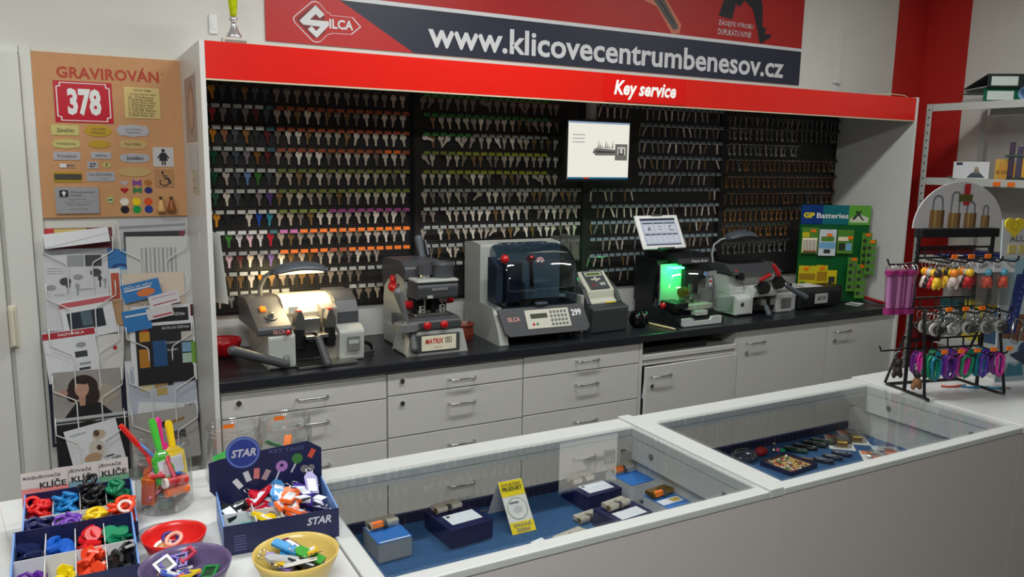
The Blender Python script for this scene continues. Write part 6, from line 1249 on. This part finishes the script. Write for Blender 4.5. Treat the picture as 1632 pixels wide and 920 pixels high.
for i, (y, h, c_) in enumerate([(-.12, .22, (40, 84, 92)), (-.28, .24, (214, 190, 40)), (-.42, .2, (60, 90, 120)), (-.56, .23, (150, 60, 60))]):
    shelf_box('stock_carton', '%s carton on the low shelf behind the key ring stand' % ['teal', 'yellow', 'blue grey', 'brick red'][i], 'box', 4.30, y, .7205, .12, .2, h, -90, P(c_), [(rect(-.04, h*.5, .04, h*.8), LG)])
# ================================================================== key ring stand
st = thing('key_ring_stand', 'black wire stand with hooks of key rings and a padlock header', 'stand', (2.255, -1.405, .967), -13)
M_bw = mat('black_wire', (18, 18, 22), .35)
for s in (-1, 1):
    x = s*.158
    MB().tube([(x, -.055, .30), (x+.012*s, -.105, .010), (x+.004*s, -.115, .005), (x-.004*s, -.09, .005), (x, .085, .005), (x, .095, .008), (x, .02, .20)], .005, 8, M_bw).obj('foot_loop', st)
    MB().tube([(x, 0, .004), (x, 0, .56)], .0065, 8, M_bw).obj('post', st)
MB().tube([(-.158, .085, .006), (.158, .085, .006)], .005, 8, M_bw).obj('cross_bar', st)
MB().box(-.165, -.02, .545, .165, .02, .575).obj('header_holder', st, mat('black_felt', (14, 14, 18), .9), .004)
hd = MB().prism([(.19*math.cos(R(a)), .577+.158*math.sin(R(a))) for a in range(0, 181, 9)], -.002, .002, 'y', mat('header_card', (206, 204, 206), .5)).obj('header_card', st)
def padlock_pic(x, z, w, h, sh, m):
    r_ = w*.36; zz = z+h
    outer = [(x+w/2-.006+.0, zz)] + [(x+r_*math.cos(R(a))*1.05, zz+sh-r_+r_*math.sin(R(a))) for a in range(0, 181, 20)] + [(x-w/2+.006, zz), (x-w/2+.012, zz)] + [(x+(r_-.007)*math.cos(R(a)), zz+sh-r_+(r_-.007)*math.sin(R(a))) for a in range(180, -1, -20)] + [(x+w/2-.012, zz)]
    return [(outer, P((126, 126, 132), .3)), (rect(x-w/2, z, x+w/2, zz), m), (rect(x-w*.2, z, x-w*.05, zz), P((190, 156, 96), .35)), (rect(x+w*.3, z, x+w/2, zz), P((96, 72, 46), .4))]
PB = P((150, 116, 70), .35)
prints(hd, padlock_pic(-.095, .578, .060, .060, .052, PB) + padlock_pic(-.022, .578, .052, .050, .075, PB) + padlock_pic(.045, .578, .052, .050, .042, PB) + padlock_pic(.110, .578, .036, .042, .036, PB) + [(rect(.008, .655, .034, .728), P((186, 40, 44))), (rect(-.012, .668, .046, .692), P((96, 92, 40)))], y0=-.0024)
hooks = []
for zi, z in enumerate((.475, .300, .155)):
    MB().tube([(-.158, -.006, z+.035), (.158, -.006, z+.035)], .004, 6, M_bw).tube([(-.158, -.006, z), (.158, -.006, z)], .004, 6, M_bw).obj('rail', st)
    for hx in range(5):
        x = -.135+.068*hx
        MB().tube([(x, -.006, z+.035), (x, -.010, z), (x, -.06, z-.004), (x, -.115, z-.004), (x, -.128, z+.004), (x, -.130, z+.018)], .0034, 6, M_bw).obj('hook', st)
        hooks.append((zi, hx, x, z-.0045))
        if hx < (3 if zi < 2 else 5): MB().box(x-.012, -.138, z+.012, x+.012, -.1335, z+.026).obj('price_sticker', st, M_orange, .001)
for zi, z in ((0, .46), (2, .16)): MB().tube([(-.158, 0, z), (-.21, .0, z-.006), (-.275, -.005, z-.006), (-.288, -.01, z+.014)], .0034, 6, M_bw).obj('hook', st)
MB().box(-.15, .004, .485, .09, .006, .515).obj('back_plate', st, P((96, 24, 34))); MB().box(-.145, .004, .175, -.02, .006, .235).obj('back_plate', st, P((120, 24, 30)))
SM = Matrix.Translation(st.location) @ Matrix.Rotation(R(-13), 4, 'Z')
def hang(name, label, me_parts, loc, rot, cat, group, sc=1.35):
    t = bpy.data.objects.new(name, None); COL.objects.link(t); t.empty_display_size = .02; t.matrix_world = SM @ Matrix.Translation(loc) @ Euler(rot).to_matrix().to_4x4(); tag(t, label, cat, group)
    for n_, me in me_parts:
        o = bpy.data.objects.new(n_, me); COL.objects.link(o); o.parent = t; o.scale = (sc, sc, sc)
def ring_me(r=.011, c={}):
    if r not in c: c[r] = MB().torus((0, 0, -r), r, .0011, 14, 5, M_chrome, 'x').mesh('split_ring')
    return c[r]
def carab(m, c={}):
    if m.name not in c: c[m.name] = MB().tube([(0, -.008, -.004), (0, .008, -.002), (0, .014, -.012), (0, .012, -.05), (0, .0, -.060), (0, -.010, -.054), (0, -.013, -.03), (0, -.012, -.010)], .0042, 7, m, True).mesh('carabiner_frame')
    return c[m.name]
def disc_me(m, c={}):
    if m.name not in c: c[m.name] = MB().cyl((-.0025, 0, -.040), (.0025, 0, -.040), .017, n=16, m=m, smooth=False).cyl((-.0028, 0, -.040), (.0028, 0, -.040), .010, n=12, m=M_chrome, smooth=False).mesh('photo_disc')
    return c[m.name]
def fig_me(m, m2, c={}):
    k = m.name+m2.name
    if k not in c: c[k] = MB().ball((0, 0, -.030), .010, .011, .011, 10, 6, m).ball((0, 0, -.052), .011, .012, .014, 10, 6, m2).ball((0, -.009, -.062), .006, .006, .010, 8, 5, m2).ball((0, .009, -.062), .006, .006, .010, 8, 5, m2).mesh('charm_figure')
    return c[k]
def tube_me(m, c={}):
    if m.name not in c: c[m.name] = MB().cyl((0, 0, -.02), (0, 0, -.108), .010, n=10, m=clear('pink_clear_plastic', (.92, .72, .88), .08, .1, .4)).cyl((0, 0, -.012), (0, 0, -.022), .0115, n=10, m=m).cyl((0, 0, -.100), (0, 0, -.112), .0115, n=10, m=m).cyl((0, 0, -.025), (0, 0, -.098), .006, n=8, m=P((214, 172, 208))).mesh('pink_tube')
    return c[m.name]
CB = [('purple', P((110, 40, 130), .2)), ('magenta', P((206, 50, 150), .2)), ('green', P((20, 130, 90), .2)), ('teal', P((20, 120, 140), .2)), ('violet', P((86, 50, 160), .2))]
rs_ = random.Random(9)
BG = clear('bag_plastic', (.86, .87, .88))
bag_me = MB().box(-.001, -.035, -.115, .001, .035, -.006, BG).box(-.0015, -.035, -.03, .0015, .035, -.004, P((226, 226, 230))).mesh('clear_bag')
for zi, hx, x, z in hooks:
    where = '%s hook of the %s row' % (ORD[hx], ['top', 'middle', 'bottom'][zi])
    for k in range(7 if zi else 5):
        y = -.018-.0145*k; rot = (R(rs_.uniform(-6, 6)), R(rs_.uniform(-5, 5)), R(90+rs_.uniform(-22, 22)))
        if zi == 2:
            n_, m = CB[(hx*2 + k//2) % 5]; hang('carabiner', '%s snap carabiner, %s from front on %s' % (n_, ORD[6-k], where), [('carabiner_frame', carab(m)), ('gate', MB().tube([(0, -.0132, -.03), (0, -.012, -.012)], .003, 6, M_chrome).mesh('gate'))], (x, y, z), rot, 'carabiner', 'carabiners on the stand')
        elif zi == 1:
            m = [clear('clear_acrylic', (.80, .84, .84)), P((190, 186, 180), .3)][k % 2]; hang('key_ring', 'silver disc key ring, %s from front on %s' % (ORD[6-k], where), [('split_ring', ring_me()), ('disc', disc_me(m))], (x, y, z), rot, 'key ring', 'key rings on the stand')
        else:
            if hx < 3 :
                a, b = [(P((240, 200, 40), .3), P((30, 30, 34), .3)), (P((240, 140, 40), .3), P((220, 200, 190), .3)), (P((190, 188, 184), .25, ), P((40, 38, 40), .3)), (P((236, 190, 50), .3), P((190, 40, 44), .3)), (P((60, 50, 40), .3), P((226, 180, 40), .3))][(2*hx+k) % 5]
                hang('charm_key_ring', 'figure key ring, %s from front on %s' % (ORD[4-k], where), [('split_ring', ring_me()), ('figure', fig_me(a, b))], (x, y, z), rot, 'key ring', 'figure key rings on the stand')
            elif k in (1, 3, 4): 
                hang('bagged_charm', 'bagged charm, %s from front on %s' % (ORD[4-k], where), [('bag', bag_me), ('charm', fig_me(P((90, 160, 180), .3), P((214, 90, 70), .3)))], (x, y, z), (rot[0], rot[1], R(60+8*k)), 'charm', 'bagged charms on the stand')
for k in range(6):
    hang('pink_tube_key_ring', 'key ring with a pink see-through tube, %s from the left beside the stand' % ORD[k], [('split_ring', ring_me()), ('tube', tube_me(P((150, 40, 110), .3)))], (-.168-.021*k, -.002-.008*(k % 2), .452), (0, R(rs_.uniform(-3, 3)), R(10)), 'key ring', 'pink tube key rings', 1.5)
for k in range(2):
    hang('toy_key_ring', ['dark toy animal key ring at the lower left hook of the stand', 'brown toy animal key ring at the foot of the stand'][k], [('split_ring', ring_me()), ('figure', fig_me(P((34, 28, 28), .6), P([(44, 34, 34), (140, 96, 60)][k], .6)))], ((-.20, -.006, .150), (-.150, -.045, .116))[k], (0, 0, R(80)), 'key ring', 'toy animal key rings')
for k in range(3):
    me = MB().tube([(0, 0, 0), (.02, -.01, .0), (.05, -.006, .0), (.075, .004, .0)], .004, 6, P([(214, 90, 70), (30, 130, 170), (30, 130, 170)][k], .4)).cyl((.075, .004, 0), (.095, .006, 0), .004, n=8, m=M_chrome).obj('strap_key_ring', None, None, loc=SM @ Vector((.02+.07*k, .02-.02*k, .005)), rot=(0, 0, R(-25-10*k))); tag(me, ['coral strap key ring lying under the stand', 'teal strap key ring lying under the stand', 'teal strap key ring lying at the right foot of the stand'][k], 'key ring', 'strap key rings')
# ================================================================== poster display at the right edge
t = thing('poster_display', 'tall pale poster display of carabiners and rope at the right edge', 'display', (2.712, -1.478, .967), -12)
pb = MB().box(-.19, 0, 0, .22, .006, .60, mat('poster_pale', (186, 200, 206), .45)).obj('poster_board', t, None, 0, rot=(R(-4), 0, 0))
MB().box(-.15, .0065, 0, .18, .12, .01).obj('rear_foot', t, M_lgrey)
rope = []
for q, (xa, za, xb, zb_) in enumerate([(-.10, .40, -.15, .18), (-.07, .42, -.12, .18), (-.03, .42, -.05, .20)]): rope.append(([(xa-.014, za), (xb-.014, zb_), (xb+.014, zb_), (xa+.014, za)], P((30, 52, 120))))
for i in range(10): rope.append((disc(-.13+.0075*i*.9, .20+.022*i, .005), P((90, 110, 170))))
prints(pb, [(rect(-.19, 0, .22, .07), P((150, 164, 172))), (rect(-.19, .30, .22, .46), P((150, 190, 206))), (rect(-.19, .46, .22, .60), P((206, 208, 210))), ([(-.06, .30), (-.02, .44), (.06, .50), (.16, .46), (.20, .28), (.02, .20)], P((90, 50, 44))), ([(-.19, .20), (-.10, .25), (.20, .24), (.20, .15), (-.08, .15), (-.17, .165)], P((126, 82, 62)))] + rope + [(disc(-.02, .12, .07, .035), P((44, 66, 110))), ([(-.13, .10), (-.06, .12), (.06, .05), (.04, .03), (-.06, .06)], P((36, 52, 80))), ([(-.15, .02), (-.13, .07), (-.10, .055), (-.07, .07), (-.06, .02)], P((46, 110, 130)))])
cr = MB().tube([(-.115, -.006, .235), (-.085, -.006, .230), (-.075, -.006, .215), (-.10, -.006, .145), (-.125, -.006, .150), (-.135, -.006, .165)], .0045, 8, M_chrome, True).obj('carabiner_sample', pb)
for i in range(3): MB().box(-.165+.05*i, -.006, .475, -.128+.05*i, -.0005, .508, P((206, 190, 120))).obj('sample_square', pb, None, .002)
lettering(pb, [('ALU', -.16, .520, -.085, .542, M_gtxt, .02)], y=-.004)
hr = MB().prism([(-.14+.045*math.sin(a)**3, .575+.040*(13*math.cos(a)-5*math.cos(2*a)-2*math.cos(3*a)-math.cos(4*a))/15.5) for a in [2*math.pi*i/30 for i in range(30)]], -.006, -.0008, 'y', P((240, 214, 40), .4)).obj('heart_badge', pb, None, .002)
prints(hr, [(disc(-.14, .578, .020), P((214, 186, 30))), (disc(-.14, .578, .013), P((240, 214, 40)))], y0=-.0064)
